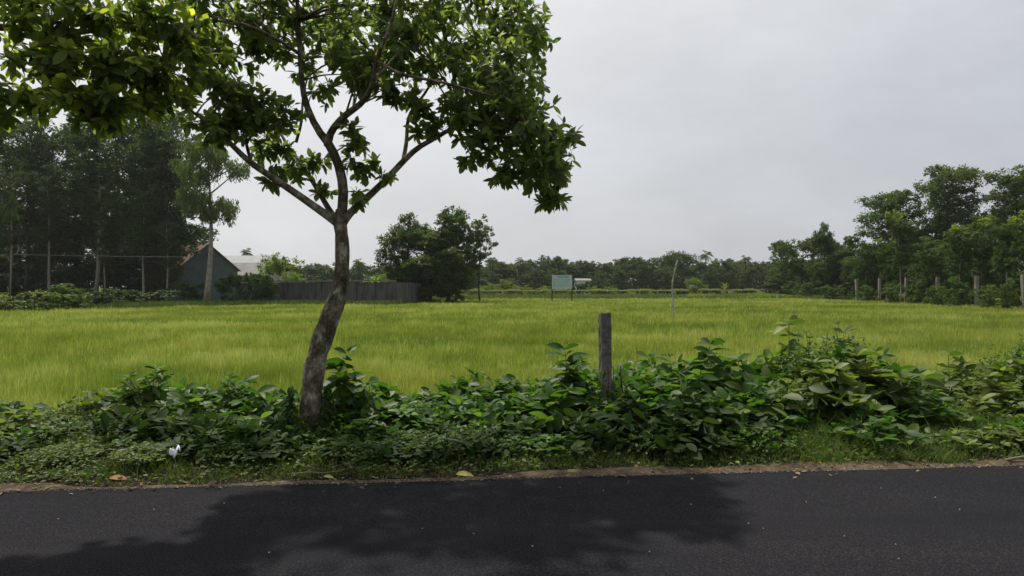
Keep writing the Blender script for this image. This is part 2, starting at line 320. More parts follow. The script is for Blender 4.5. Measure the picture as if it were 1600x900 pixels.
# pale rough grass along the far side of the field
mb = MB(); n = 26000; px = rg.uniform(560, 1360, n); y = field_far(px)+rg.uniform(-1, 19, n); y = np.minimum(y, 119); x = (px-800)/F*y
pat = .5+.5*np.sin(x*.5)*np.sin(y*.6+x*.13)
blades(mb, x, y, np.full(n, FZ), (.35+.35*pat+.15*rg.random(n)), rg.uniform(.07, .16, n), rg.uniform(.1, .5, n), np.clip(rg.normal(.5, .25, n), 0, 1), rg)
n = 16000; px = rg.uniform(-120, 640, n); y = field_far(px)+rg.uniform(-1, 9, n); x = (px-800)/F*y
blades(mb, x, y, np.full(n, FZ), rg.uniform(.3, .7, n), rg.uniform(.06, .13, n), rg.uniform(.1, .5, n), np.clip(rg.normal(.1, .2, n), 0, 1), rg)
tag(mb.build('rough_grass', M['rough']), kind='stuff', label='pale rough grass along the far edge of the field', cat='grass')
# verge turf: short blades and small creeping leaves between road and shrubs
def verge_pts(n, a, b, xr=16, p=1.0):
    x = rg.uniform(-xr, xr, n); v = a+(b-a)*rg.random(n)**p; return x, v+edge(x), v
mb = MB(); x, y, v = verge_pts(210000, .06, 2.6, 13)
prof = (.13-.06*np.exp(-((x+1.1)/1.5)**2))+.05*np.sin(x*1.1+1)+.05*np.sin(x*2.9)+.04*np.sin(x*5.3+2)
pat = np.sin(x*2.3+v*2)+np.sin(x*5.1-v*3+1)+.6*np.sin(x*11+v*7); k = (v > prof+rg.normal(size=len(x))*.035) & (rg.random(len(x)) < .62+.22*pat); x, y, v = x[k], y[k], v[k]; n = len(x)
h = (.035+.080*rg.random(n))*(.6+.8*np.clip(v, 0, 1.2)); h = np.where(rg.random(n) < .05, h*1.9, h)*(.6+.9*vnoise(x*2.5+50, y*2.5+9, 5))
h *= .72+.6*np.clip((x-.6)/2, 0, 1)
blades(mb, x, y, gz(x, y)-.005, h, rg.uniform(.004, .009, n), rg.uniform(.3, 1.2, n), np.clip(rg.normal(.45, .22, n), 0, 1), rg)
tag(mb.build('verge_grass', M['verge']), kind='stuff', label='short green grass on the roadside verge', cat='grass')
mb = MB(); x, y, v = verge_pts(75000, .12, 2.6, 13)
pat = np.sin(x*1.7+v*3+2)+np.sin(x*4.3-v*2); k = (v > .12+prof[:1].mean()*0+.12*rg.random(len(x))) & (rg.random(len(x)) < .55+.3*pat)
x, y, v = x[k], y[k], v[k]; n = len(x)
hh = rg.random(n)*(.05+.13*np.clip(v-.2, 0, 1.4)); pos = np.stack([x, y, gz(x, y)+hh], 1)
d = rdir(rg, n); d[:, 2] = np.abs(d[:, 2])*.35-.05; up = nrm(rdir(rg, n)*.6+np.array([0, -.2, 1.]))
leaves(mb, LT_SM, pos, d, up, rg.uniform(.022, .060, n), np.clip(rg.normal(.42, .22, n), 0, 1))
tag(mb.build('creeping_weeds', M['leaf_shrub2']), kind='stuff', label='small leaved creeping weeds covering the verge', cat='weeds')

# ---------------------------------------------------------------- the roadside tree
def limb_pts(px, n=14):                                  # rows: px, py, distance, radius in px
    q = spline(px, n); pts = np.array([P(a, b_, c) for a, b_, c, r in q]); return pts, q[:, 3]*q[:, 2]/F
def grow(root, limbs, clumps, leafm, barkm, seed, leafL=(.075, .138), trunk=None, per=10, hubs_every=9, tint_mu=.38, dens=1.02, deep=.45):
    rg = np.random.default_rng(seed); tb = MB(); allp = []
    for li, rows in enumerate(limbs):
        n = 44 if li == 0 else 18; pts, rad = limb_pts(rows, n)
        if li == 0:                                      # uneven, knobbly trunk
            rad = rad*(1+.035*np.sin(np.arange(n)*1.3)+.03*rg.normal(size=n))
        tb.tube(pts, rad, 18 if li == 0 else 9)
        if li: allp.append(pts[3:])
    AP = np.concatenate(allp); lf = MB(); tw = MB()
    for (cx, cy, dd, rx, ry, rd, nt_) in clumps:
        dd = dd+deep*(cy < 125)
        nt_ = max(3, int(nt_*(dens if cy < 150 else 1)))
        c = P(cx, cy, dd); ex = np.array([rx*dd/F, rd, ry*dd/F])
        u = rdir(rg, nt_)*(rg.random((nt_, 1))**.42); tips = c+u*ex
        nh = max(1, nt_//hubs_every); hub = c+rdir(rg, nh)*(rg.random((nh, 1))**.5)*ex*.62
        for h in hub:                                    # a side branch from the nearest limb to this hub
            j = np.argmin(np.linalg.norm(AP-h, axis=1)+.25*np.maximum(0, AP[:, 2]-h[2])); a = AP[j]; L_ = np.linalg.norm(h-a)
            mid = (a+h)/2+np.array([0, 0, .10*L_])+rg.normal(size=3)*.05*L_
            tb.tube(spline([a, mid, h], 7), np.linspace(.006+.010*min(L_, 1.2), .004, 7), 5)
        j = np.argmin(np.linalg.norm(tips[:, None]-hub[None], axis=2), axis=1)
        for t, k in zip(tips, j):
            h = hub[k]; L_ = np.linalg.norm(t-h)+1e-6; mid = (h+t)/2+np.array([0, 0, .12*L_])+rg.normal(size=3)*.06*L_
            q = spline([h, mid, t], 5); tb.tube(q, np.linspace(.0035, .0018, 5), 3, cap=False)
            ax = nrm(q[-1]-q[-2]); n = rg.integers(per-3, per+3); s = rg.random(n)**1.6*min(L_, .22)
            pos = t-ax*s[:, None]; ang = np.arange(n)*2.4+rg.uniform(0, 6)
            side = nrm(np.cross(ax, np.array([.1, .2, 1.]))); s2 = np.cross(ax, side)
            rad_ = np.cos(ang)[:, None]*side+np.sin(ang)[:, None]*s2
            d = nrm(rad_+ax*rg.uniform(.25, 1.0, (n, 1))+np.array([0, 0, -.08])+rg.normal(size=(n, 3))*.28)
            up = nrm(np.array([0, 0, 1.])+rdir(rg, n)*.7+ax*.3)
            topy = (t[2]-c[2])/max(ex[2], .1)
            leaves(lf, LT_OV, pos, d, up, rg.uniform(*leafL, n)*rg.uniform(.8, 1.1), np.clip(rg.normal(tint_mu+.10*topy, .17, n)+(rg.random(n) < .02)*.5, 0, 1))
    return tb, lf
TD = 7.4
trunk = [(483, 720, TD, 23), (484, 692, TD, 22), (484, 665, TD, 18.5), (485, 638, TD, 16.5), (488, 602, TD, 16.3), (493, 567, TD, 15.6), (503, 531, TD, 15.8), (516, 495, TD, 15.8), (527, 465, TD, 13.2), (533, 440, TD, 11.8), (535, 400, TD, 11.2), (534, 370, TD, 10.2), (531, 344, TD, 10.5), (533, 328, TD, 8)]
limbs = [trunk,
 [(530, 352, TD, 7), (520, 343, TD, 6.8), (478, 313, TD-.1, 6), (433, 282, TD-.25, 5.4), (393, 255, TD-.4, 4.8), (365, 229, TD-.5, 4.2), (330, 195, TD-.7, 3.2), (290, 168, TD-.8, 2.2)],
 [(529, 350, TD, 6), (513, 325, TD+.1, 4.6), (492, 289, TD+.3, 3.8), (470, 255, TD+.5, 3.2), (448, 225, TD+.7, 2.6), (425, 180, TD+.9, 1.6)],
 [(532, 352, TD, 8), (535, 325, TD, 8), (536, 293, TD-.1, 7.8), (529, 258, TD-.1, 7.4), (513, 224, TD-.1, 7), (495, 200, TD, 5.6), (479, 164, TD, 5), (472, 129, TD, 4.4), (469, 80, TD, 3.8), (464, 20, TD-.1, 3), (470, -70, TD-.2, 1.8)],
 [(512, 228, TD-.1, 6.5), (518, 206, TD-.2, 5.8), (538, 182, TD-.4, 5.4), (566, 160, TD-.6, 4.8), (581, 135, TD-.8, 4.2), (590, 90, TD-1, 3.4), (610, 40, TD-1.1, 2.6), (630, -40, TD-1.2, 1.6)],
 [(534, 352, TD, 7), (545, 335, TD, 6.4), (567, 315, TD+.1, 5.8), (602, 282, TD+.2, 5.2), (630, 252, TD+.2, 4.8), (652, 232, TD+.2, 4.3), (676, 218, TD+.1, 3.8), (725, 192, TD-.1, 3.2), (780, 180, TD-.2, 2.6), (835, 200, TD-.3, 2.1), (860, 260, TD-.3, 1.3)],
 [(630, 252, TD+.2, 3.6), (635, 222, TD+.3, 3.2), (640, 180, TD+.5, 2.6), (668, 140, TD+.7, 2.0), (700, 80, TD+.8, 1.5)],
 [(590, 95, TD-1, 3), (622, 114, TD-1, 2.6), (665, 124, TD-1, 2.4), (700, 131, TD-1, 2), (770, 150, TD-.9, 1.4)],
 [(469, 85, TD, 3), (430, 60, TD-.3, 2.6), (385, 40, TD-.6, 2.2), (330, 25, TD-.9, 1.5)],
 [(463, 222, TD+.6, 2.6), (471, 190, TD+.7, 2.2), (476, 140, TD+1, 1.6), (500, 60, TD+1.2, 1.2)],
 [(676, 218, TD+.1, 2.6), (700, 165, TD+.4, 2.4), (745, 90, TD+.6, 2), (790, 20, TD+.7, 1.4)],
 [(393, 255, TD-.4, 3), (385, 215, TD-.2, 2.2), (400, 170, TD, 1.6)]]
clumps = [  # px, py, distance, rx px, ry px, half depth m, tips
 (350, 30, 6.9, 80, 75, .9, 60), (430, 25, 7.2, 70, 60, 1.1, 55), (520, 20, 7.2, 75, 75, 1.2, 75), (610, 20, 7.0, 80, 85, 1.2, 85), (700, 25, 7.3, 75, 75, 1.2, 72), (790, 30, 7.5, 62, 62, 1.0, 60), (830, 55, 7.4, 38, 60, .7, 30),
 (560, 95, 6.8, 60, 55, .9, 58), (640, 80, 6.9, 60, 50, .9, 50), (575, 125, 7.1, 40, 28, .5, 24),
 (730, 115, 7.3, 58, 65, .9, 60), (800, 130, 7.3, 65, 70, .9, 78), (825, 195, 7.2, 58, 60, .8, 68), (765, 195, 7.3, 62, 55, .8, 58), (875, 225, 7.2, 32, 42, .5, 26), (850, 270, 7.2, 48, 45, .6, 44), (860, 318, 7.2, 24, 22, .3, 13), (800, 262, 7.2, 40, 32, .5, 24), (745, 248, 7.3, 26, 24, .3, 10), (715, 175, 7.3, 36, 40, .6, 24),
 (340, 85, 6.9, 60, 32, .8, 30), (410, 72, 7.1, 55, 26, .8, 26), (350, 150, 6.9, 46, 38, .6, 40), (395, 190, 7.1, 55, 32, .6, 32), (445, 180, 7.4, 32, 30, .5, 16), (360, 205, 6.9, 40, 28, .5, 22), (325, 195, 6.8, 32, 32, .5, 22), (395, 155, 7.0, 30, 22, .4, 14),
 (430, 235, 7.6, 38, 24, .5, 16), (455, 268, 7.6, 30, 22, .4, 11), (490, 255, 7.6, 26, 22, .4, 8), (500, 300, 7.5, 16, 16, .25, 4), (417, 285, 7.2, 22, 10, .3, 4), (556, 225, 7.4, 20, 32, .3, 9), (570, 268, 7.5, 24, 26, .3, 8), (565, 312, 7.4, 20, 14, .25, 5), (548, 205, 7.3, 22, 22, .3, 6), (545, 250, 7.3, 14, 14, .2, 3), (600, 275, 7.5, 14, 12, .2, 3),
 (655, 165, 7.6, 30, 28, .4, 12), (675, 205, 7.5, 28, 20, .3, 8), (650, 205, 7.6, 12, 14, .2, 3), (610, 140, 7.0, 28, 22, .4, 8), (505, 145, 7.4, 26, 26, .4, 9), (485, 110, 7.4, 28, 22, .4, 9), (625, 165, 7.2, 16, 12, .2, 3),
 (440, -75, 7.2, 70, 45, 1.1, 40), (620, -85, 7.2, 80, 50, 1.2, 50), (790, -50, 7.5, 60, 40, .9, 28), (560, -190, 7.2, 90, 50, 1.0, 36), (320, -60, 6.8, 60, 40, .8, 24),
 (310, -100, 9.3, 60, 35, .5, 30), (440, -120, 9.8, 50, 30, .5, 30), (560, -85, 9.2, 50, 30, .5, 30), (690, -110, 9.6, 55, 30, .5, 30), (790, -70, 8.8, 45, 30, .5, 22)]
bx, by_ = P(484, 0, TD)[0], TD
t1 = thing('roadside_tree', 'slender tree with bent mottled trunk forking into bare limbs beside the road', 'tree', (bx, by_, float(gz(bx, by_))))
tb, lf = grow(t1, limbs, clumps, None, None, 21)
def shift(mb, o):
    for k in range(len(mb.v)): mb.v[k] = mb.v[k]-np.array(o.location)
shift(tb, t1); shift(lf, t1)
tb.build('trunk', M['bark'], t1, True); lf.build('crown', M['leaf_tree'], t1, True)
# tree whose branches hang into the picture at top left; its trunk stands left of the view
OX, OY = -7.4, 6.5
def W(x, y, z, r): d = y; return (800+x/d*F, HOR-(z-CAMZ)/d*F, d, r*F/d)
limbs2 = [[W(OX, OY, -.05, .19), W(OX+.05, OY, 1.2, .15), W(OX+.15, OY-.05, 2.2, .13), W(OX+.3, OY-.1, 3.0, .11)],
 [W(OX+.3, OY-.1, 2.9, .07), W(-6.2, 6.0, 3.3, .06), W(-5.2, 5.5, 3.35, .045), (0, 40, 5.9, 6), (100, 75, 5.8, 4.6), (170, 110, 5.8, 3.4), (240, 150, 5.9, 2.4), (300, 165, 6.0, 1.6)],
 [W(OX+.3, OY-.1, 2.9, .06), W(-6.0, 5.9, 2.95, .045), (-60, 90, 5.7, 5), (0, 140, 5.7, 4), (80, 150, 5.7, 3), (150, 185, 5.7, 1.8)],
 [W(OX+.3, OY-.1, 2.9, .07), W(-6.4, 6.1, 3.9, .05), (-80, -60, 5.9, 6), (20, -30, 5.9, 5), (120, 10, 5.8, 4), (220, 50, 5.9, 3), (300, 60, 6.0, 2)],
 [W(OX+.3, OY-.1, 2.9, .07), W(OX, OY+.2, 4.0, .05), W(OX-.2, OY+.4, 5.0, .03)],
 [W(OX+.3, OY-.1, 2.9, .06), W(OX+.9, OY-.6, 4.2, .04), W(OX+1.3, OY-1.2, 5.0, .03)]]
clumps2 = [(a, b_, c+.7, d_*.9, e_*.9, f, g) for a, b_, c, d_, e_, f, g in [(40, 25, 4.9, 75, 55, .5, 34), (130, 30, 5.0, 75, 55, .6, 46), (230, 30, 5.2, 75, 55, .7, 50), (300, 60, 5.4, 50, 50, .6, 34), (60, 95, 5.0, 75, 45, .5, 42), (150, 110, 5.1, 75, 50, .6, 60), (240, 110, 5.2, 68, 50, .6, 52),
 (40, 160, 5.0, 55, 32, .4, 22), (125, 170, 5.0, 65, 32, .5, 34), (205, 165, 5.1, 50, 30, .4, 24), (270, 155, 5.3, 36, 24, .4, 12), (0, 190, 4.9, 28, 16, .3, 6), (170, 195, 5.1, 26, 16, .3, 7), (-60, 60, 5.0, 70, 80, .5, 30),
 (100, -70, 5.1, 120, 50, .6, 34), (280, -60, 5.3, 80, 40, .6, 20), (-150, -40, 5.2, 80, 60, .6, 16)]]
t2 = thing('overhanging_tree', 'leafy tree whose boughs hang in from the left above the road', 'tree', (OX, OY, float(gz(OX, OY))))
tb, lf = grow(t2, limbs2, clumps2, None, None, 33, (.065, .14), per=11, tint_mu=.42, dens=.92, deep=0)
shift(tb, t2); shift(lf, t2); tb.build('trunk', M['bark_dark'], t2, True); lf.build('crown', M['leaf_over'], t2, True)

# ---------------------------------------------------------------- background trees, meshes shared by kinds
def gen_tree(seed, H, trunk_h, Rc, ncl, nleaf, ls, style='broad', r0=.22, bm='bark_dark', lm='leaf_dark', T=LT_CARD, rc=(.28, .46), young=False):
    rg = np.random.default_rng(seed); tb = MB(); lf = MB()
    top = H*.86; zz = np.linspace(0, top, 9); lean = rg.normal(size=2)*.03
    tp = np.stack([lean[0]*zz+.012*H*np.sin(zz/H*5+seed)*(zz > 0), lean[1]*zz+.010*H*np.sin(zz/H*4+seed*2)*(zz > 0), zz], 1)
    tb.tube(tp, np.linspace(r0, r0*.18, 9)*np.where(np.arange(9) == 0, 1.25, 1), 8)
    th = trunk_h*H; cl = []
    for k in range(ncl):
        if style == 'layered':
            z = th+(H-th)*(k+.5)/ncl; rr = Rc*math.sqrt(max(.1, 1-((z-th)/(H-th)*.75)**2)); a = k*2.4+rg.uniform(-.4, .4); q = rg.uniform(.3, .8)
            cl.append((np.array([math.cos(a)*rr*q, math.sin(a)*rr*q, z]), Rc*rg.uniform(.38, .55), .38))
        elif style == 'column':
            z = th+(H*.96-th)*(k+.5)/ncl; a = k*2.4; q = rg.uniform(.1, .8)
            cl.append((np.array([math.cos(a)*Rc*q, math.sin(a)*Rc*q, z+rg.normal()*.02*H]), Rc*rg.uniform(.34, .62), .62))
        elif style == 'umbrella':
            a = k*2.4; q = math.sqrt((k+.5)/ncl)*.86; cl.append((np.array([math.cos(a)*Rc*q, math.sin(a)*Rc*q, H*(.93-.30*q*q)]), Rc*rg.uniform(.24, .36), .5))
        else:
            u = rdir(rg, 1)[0]; q = rg.uniform(.15, .88)**.8; zc = (th+H)/2; hz = (H-th)/2
            cl.append((np.array([u[0]*Rc*q, u[1]*Rc*q, zc+u[2]*hz*.78]), Rc*rg.uniform(*rc), .72))
    vol = np.array([c[1]**2 for c in cl]); vol /= vol.sum()
    for (c, r, fl), f in zip(cl, vol):
        zt = np.clip(c[2]-rg.uniform(.5, 1.2)*np.hypot(c[0], c[1])*.7, th*.75, top); a = np.array([np.interp(zt, zz, tp[:, 0]), np.interp(zt, zz, tp[:, 1]), zt])
        mid = (a+c)/2+np.array([0, 0, -.06*r]); tb.tube(spline([a, mid, c], 5), np.linspace(r0*.34, r0*.10, 5), 5, cap=False)
        n = int(nleaf*f); ns = max(4, n//26); sub = rdir(rg, ns)*(rg.random((ns, 1))**.33)*np.array([r, r, r*fl])*.92       # sub-clumps give an uneven surface
        k = rg.integers(0, ns, n); sr = r*rg.uniform(.16, .34, ns)[k][:, None]
        p = c+sub[k]+rdir(rg, n)*(rg.random((n, 1))**.5)*sr*np.array([1, 1, .7])
        if style == 'feather':
            p[:, 2] -= rg.random(n)**2*r*.8; d = nrm(rdir(rg, n)*.5+np.array([0, 0, -1.])); up = rdir(rg, n)
        else: d = rdir(rg, n); d[:, 2] = d[:, 2]*.5-.12; up = nrm(np.array([0, 0, 1.])+rdir(rg, n)*.8)
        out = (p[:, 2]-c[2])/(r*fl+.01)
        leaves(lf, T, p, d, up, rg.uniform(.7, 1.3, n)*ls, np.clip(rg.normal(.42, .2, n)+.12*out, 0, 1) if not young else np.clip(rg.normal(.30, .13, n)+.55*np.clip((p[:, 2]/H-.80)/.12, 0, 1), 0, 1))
    t = tb.mesh('trunk', True); t.materials.append(M[bm]); c = lf.mesh('crown'); c.materials.append(M[lm]); return t, c, H, Rc
def gen_palm(seed, H, nf=20, fl=2.6, r0=.14, lm='leaf_far'):
    rg = np.random.default_rng(seed); tb = MB(); lf = MB(); zz = np.linspace(0, H, 8); tb.tube(np.stack([.05*zz*np.sin(zz/H*2), .02*zz, zz], 1), np.linspace(r0*1.3, r0*.8, 8), 7); top = np.array([.05*H*math.sin(2), .02*H, H])
    for k in range(nf):
        a = k*2.4+rg.uniform(-.2, .2); el = rg.uniform(-.35, 1.25); d = np.array([math.cos(a)*math.cos(el), math.sin(a)*math.cos(el), math.sin(el)]); s = np.linspace(0, 1, 9)[:, None]
        q = top+d*fl*s+np.array([0, 0, -1.])*(s**2)*fl*.55; tb.tube(q, np.linspace(.03, .008, 9), 3, cap=False); ax = nrm(np.gradient(q, axis=0)); side = nrm(np.cross(ax, [0, 0, 1.]))
        for sg in (-1, 1):
            for m_ in (0, .5):
                pos = q[1:]+ax[1:]*m_*fl/9; dd = nrm(side[1:]*sg+ax[1:]*.5+np.array([0, 0, -.45])); leaves(lf, LT_LONG, pos, dd, np.broadcast_to([0, 0, 1.], dd.shape), fl*.26*np.sin(np.pi*np.linspace(.2, .9, 8)), rg.uniform(.2, .8), None)
    t = tb.mesh('trunk', True); t.materials.append(M['bark_dark']); c = lf.mesh('crown'); c.materials.append(M[lm]); return t, c, H, fl
def gen_banana(seed, H=3.0):
    rg = np.random.default_rng(seed); tb = MB(); lf = MB(); tb.tube([(0, 0, 0), (0, 0, H*.3), (.03, 0, H*.5)], [.12, .1, .07], 8)
    for k in range(9):
        a = k*2.4; el = rg.uniform(.4, 1.35); d = np.array([math.cos(a)*math.cos(el), math.sin(a)*math.cos(el), math.sin(el)])
        leaves(lf, leaf_template(.28, .3, .5, 7), np.array([[.03, 0, H*.48]]), d[None], np.array([[0, 0, 1.]])-d[None]*.3, H*.62, rg.uniform(.4, .9))
    t = tb.mesh('trunk', True); t.materials.append(M['stem']); c = lf.mesh('crown', True); c.materials.append(M['leaf_yel']); return t, c, H, 1.5
def put(kind, name, label, cat, X, Y, H, width=None, rz=0, group=None, z=FZ, var=None, parts=('trunk', 'crown')):
    t, c, h0, r0 = kind; sz = H/h0; sx = (width/2/r0) if width else sz
    o = thing(name, label, cat, (X, Y, z), rz, group); o.scale = (sx, sx, sz); a = link(parts[0], t, o); b_ = link(parts[1], c, o); return o
def putpx(kind, name, label, px, Y, topy, wpx=None, rz=0, group=None, cat='tree'):
    return put(kind, name, label, cat, (px-800)/F*Y, Y, CAMZ-FZ+(HOR-topy)*Y/F, wpx*Y/F if wpx else None, rz, group)

K = {}
K['tall'] = [gen_tree(s, 20, .26, 4.2, 30, 15000, .36, 'column', .27, 'bark_dark', q) for s, q in ((1, 'leaf_dark'), (2, 'leaf_mid'), (3, 'leaf_dark'))]
K['tallpale'] = gen_tree(5, 20, .40, 3.4, 20, 9500, .34, 'column', .26, 'bark_pale', 'leaf_dark')
K['feather'] = gen_tree(6, 18, .48, 3.2, 20, 9000, .36, 'feather', .24, 'bark_pale', 'leaf_pale', LT_LONG)
K['dense'] = [gen_tree(s, 10, .02, 3.6, 30, 17000, .29, 'broad', .22, 'bark_dark', 'leaf_mid', rc=(.32, .46)) for s in (8, 9)]
K['under'] = [gen_tree(s, 10, .02, 3.6, 26, 12000, .30, 'broad', .22, 'bark_dark', 'leaf_dark', rc=(.32, .46)) for s in (8, 9)]
K['open'] = gen_tree(10, 10, .40, 2.4, 15, 3400, .27, 'broad', .11, 'bark_dark', 'leaf_mid', rc=(.3, .45))
K['mid'] = [gen_tree(s, 9, .08, 3.4, 22, 10500, .27, 'broad', .16, 'bark_dark', 'leaf_mid') for s in (12, 13, 14)]
K['layer'] = [gen_tree(s, 14, .36, 4.3, 19, 18000, .30, 'layered', .22, 'bark_dark', 'leaf_mid') for s in (16, 17)]
K['sap'] = [gen_tree(s, 8, .40, 1.9, 13, 3600, .26, 'column', .09, 'bark_pale', 'leaf_sap', young=True) for s in (19, 20)]
K['sapd'] = [gen_tree(s, 8, .32, 2.0, 14, 4200, .26, 'column', .09, 'bark_pale', 'leaf_mid') for s in (22, 23)]
K['far'] = [gen_tree(s, 10, .0, 4.6, 24, 6500, .46, 'broad', .2, 'bark_dark', 'leaf_far') for s in (25, 26, 27, 28)]
K['umb'] = gen_tree(30, 11, .4, 7, 30, 7000, .42, 'umbrella', .25, 'bark_dark', 'leaf_far')
K['yel'] = gen_tree(31, 6, .0, 3.6, 20, 7500, .25, 'broad', .12, 'bark_dark', 'leaf_yel')
K['bush'] = [gen_tree(s, 2, .0, 1.4, 15, 2600, .17, 'broad', .04, 'stem', 'leaf_hedge', rc=(.34, .5)) for s in (34, 35)]
K['bushd'] = [gen_tree(s, 2, .0, 1.4, 15, 2600, .18, 'broad', .04, 'stem', 'leaf_dark', rc=(.34, .5)) for s in (36, 37)]
K['bushy'] = gen_tree(38, 2, .0, 1.4, 13, 1700, .17, 'broad', .04, 'stem', 'leaf_yel', rc=(.34, .5))
K['palm'] = gen_palm(40, 9); K['banana'] = gen_banana(41)

# grove at the left: px, distance, top, width
LG = 'tall trees of the grove left of the field'
spec = [('tallpale', 80, 90, 255, 62, 'slim dark crowned tree on a thin pale trunk left of the bright pale one'), ('tallpale', 14, 84, 262, 56, 'slim tree on a thin grey trunk at the left edge of the grove'),
 ('tallpale', 222, 84, 300, 50, 'slim tree on a thin pale trunk in the middle of the grove'), ('tallpale', 166, 87, 330, 40, 'thin pale stemmed tree just right of the bright pale trunk'), ('tallpale', 262, 83, 345, 40, 'small thin stemmed tree under the right part of the grove'),
 ('tallpale', 148, 92, 165, 90, 'tall tree on a bright pale trunk at the front of the left grove'),
 ('tall0', 80, 96, 190, 110, 'tall dark tree on a straight slim grey trunk left of the bright pale trunk'),
 ('tall1', 188, 100, 172, 120, 'tall dark tree just right of the bright pale trunk'),
 ('tall2', 225, 90, 175, 125, 'broad dark green tree in the middle of the left grove'),
 ('tall0', 262, 88, 195, 115, 'dark leafy tree beside the feathery pale tree'),
 ('tall2', 262, 90, 215, 66, 'dark tree at the right end of the grove, half hiding the rusty roof'),
 ('tall1', 122, 106, 178, 110, 'thin trunked dark tree deep behind the bright pale trunk'),
 ('tall2', 40, 100, 180, 120, 'dark tree near the left edge of the grove'),
 ('tall1', -10, 92, 170, 120, 'dark tree cut off by the left edge of the picture')]
for i, (k, px, Y, ty, wpx, lab) in enumerate(spec):
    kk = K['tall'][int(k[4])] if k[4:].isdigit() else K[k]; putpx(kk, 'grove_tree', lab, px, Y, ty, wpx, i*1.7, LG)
putpx(K['feather'], 'feathery_tree', 'pale feathery tree with drooping sparse foliage and white trunk in front of the tin house', 323, 76, 205, 130, .6)
putpx(K['feather'], 'feathery_tree', 'pale wispy tree top rising above the dark grove', 250, 112, 150, 130, 2.6)
putpx(K['palm'], 'areca_palm', 'slim palm with a small drooping head at the far left of the grove', 14, 70, 318, 26, 0, cat='palm')
for i, (px, Y, ty, wpx) in enumerate([(-60, 120, 330, 150), (20, 124, 335, 150), (95, 118, 320, 150), (165, 122, 325, 150), (235, 116, 315, 150), (285, 112, 335, 110), (258, 88, 360, 54), (200, 100, 385, 120), (110, 104, 390, 120), (262, 98, 378, 100), (40, 106, 380, 120), (-30, 104, 385, 120)]):
    putpx(K['under'][i % 2], 'understorey_tree', 'dark bushy tree filling the shade under the tall left grove', px, Y, ty, wpx, i*1.3, 'dark understorey trees in the left grove')
for i, (kd, px, Y, ty, wpx, lab) in enumerate([('bush', 55, 51, 452, 110, 'low spreading green bush in front of the grove at far left'), ('bush', 108, 55, 444, 85, 'taller rounded green bush left of the bright pale trunk'), ('bush', 5, 50, 462, 80, 'low green bush at the left edge of the field'),
 ('bushd', 165, 60, 450, 60, 'small dark bush right of the bright pale trunk'), ('bushd', 358, 71, 430, 60, 'dark bush in front of the tin house beside the feathery tree'), ('bushd', 400, 72, 425, 55, 'dark bush at the left end of the long wall'), ('bushd', 422, 71, 432, 40, 'small dark bush against the left end of the long wall'), ('bushd', 300, 82, 440, 70, 'dark bush at the foot of the tin house'),
 ('bushd', 200, 66, 455, 70, 'dark low bush under the middle of the grove'), ('bushd', 250, 70, 453, 80, 'dark low bush under the right part of the grove')]):
    putpx(K[kd][i % 2], 'bush', lab, px, Y, ty, wpx, i*1.1, cat='bush')
# trees beyond the wall and in the middle
putpx(K['yel'], 'young_tree', 'yellow green rounded tree behind the long wall', 447, 84, 390, 92, .4)
putpx(K['yel'], 'young_tree', 'small yellow green tree behind the right end of the wall', 592, 92, 424, 50, 2)
putpx(K['banana'], 'banana_plant', 'banana plant with ragged leaves showing above the wall', 585, 76, 427, 22, 0, cat='plant')
putpx(K['dense'][0], 'dense_tree', 'dark dense tree with the tallest top in the middle of the far edge', 700, 82, 312, 104, .5)
putpx(K['dense'][1], 'dense_tree', 'dark dense tree at the right end of the long wall', 640, 80, 328, 92, 1.5)
putpx(K['dense'][0], 'dense_tree', 'lower dark dense tree filling the gap below the two tall ones', 672, 79, 352, 130, 3.5)
putpx(K['mid'][0], 'dense_tree', 'rounded green tree between the tallest dense tree and the thin open one', 712, 81, 348, 84, 2.2)
putpx(K['open'], 'sparse_tree', 'thin open tree with see through foliage right of the dense dark trees', 750, 83, 324, 62, 1)
for i, (px, Y, ty, wpx, lab) in enumerate([(622, 77, 445, 40, 'dark bush hiding the corner of the long wall'), (660, 76, 448, 50, 'dark bush under the dense trees, left one'), (705, 77, 450, 40, 'dark upright bush under the dense trees, right one')]):
    putpx(K['bushd'][i % 2], 'bush', lab, px, Y, ty, wpx, i*2.1, cat='bush')
for i, (px, Y, ty, wpx) in enumerate([(742, 116, 447, 40), (768, 122, 443, 44), (790, 118, 438, 40), (816, 124, 446, 40), (850, 122, 447, 36), (925, 124, 446, 24), (955, 124, 447, 28)]):
    putpx(K['bushy'], 'bush', 'small yellow green bush behind the far bean trellis', px, Y, ty, wpx, i*1.9, 'yellow green bushes behind the trellis', cat='bush')
putpx(K['yel'], 'young_tree', 'small round yellow green tree right of the bare pole', 1087, 150, 431, 34, 1)
putpx(K['banana'], 'banana_plant', 'banana plant with one pale upright leaf at the foot of the far wood', 1132, 125, 440, 14, 2, cat='plant')
for i, (px, ty, wpx) in enumerate([(884, 438, 34), (903, 443, 26), (915, 441, 30), (938, 436, 34)]):
    putpx(K['bushd'][i % 2], 'bush', 'dark bush at the foot of the far wood before the white house', px, 160, ty, wpx, i*1.9, 'dark bushes before the white house', cat='bush')
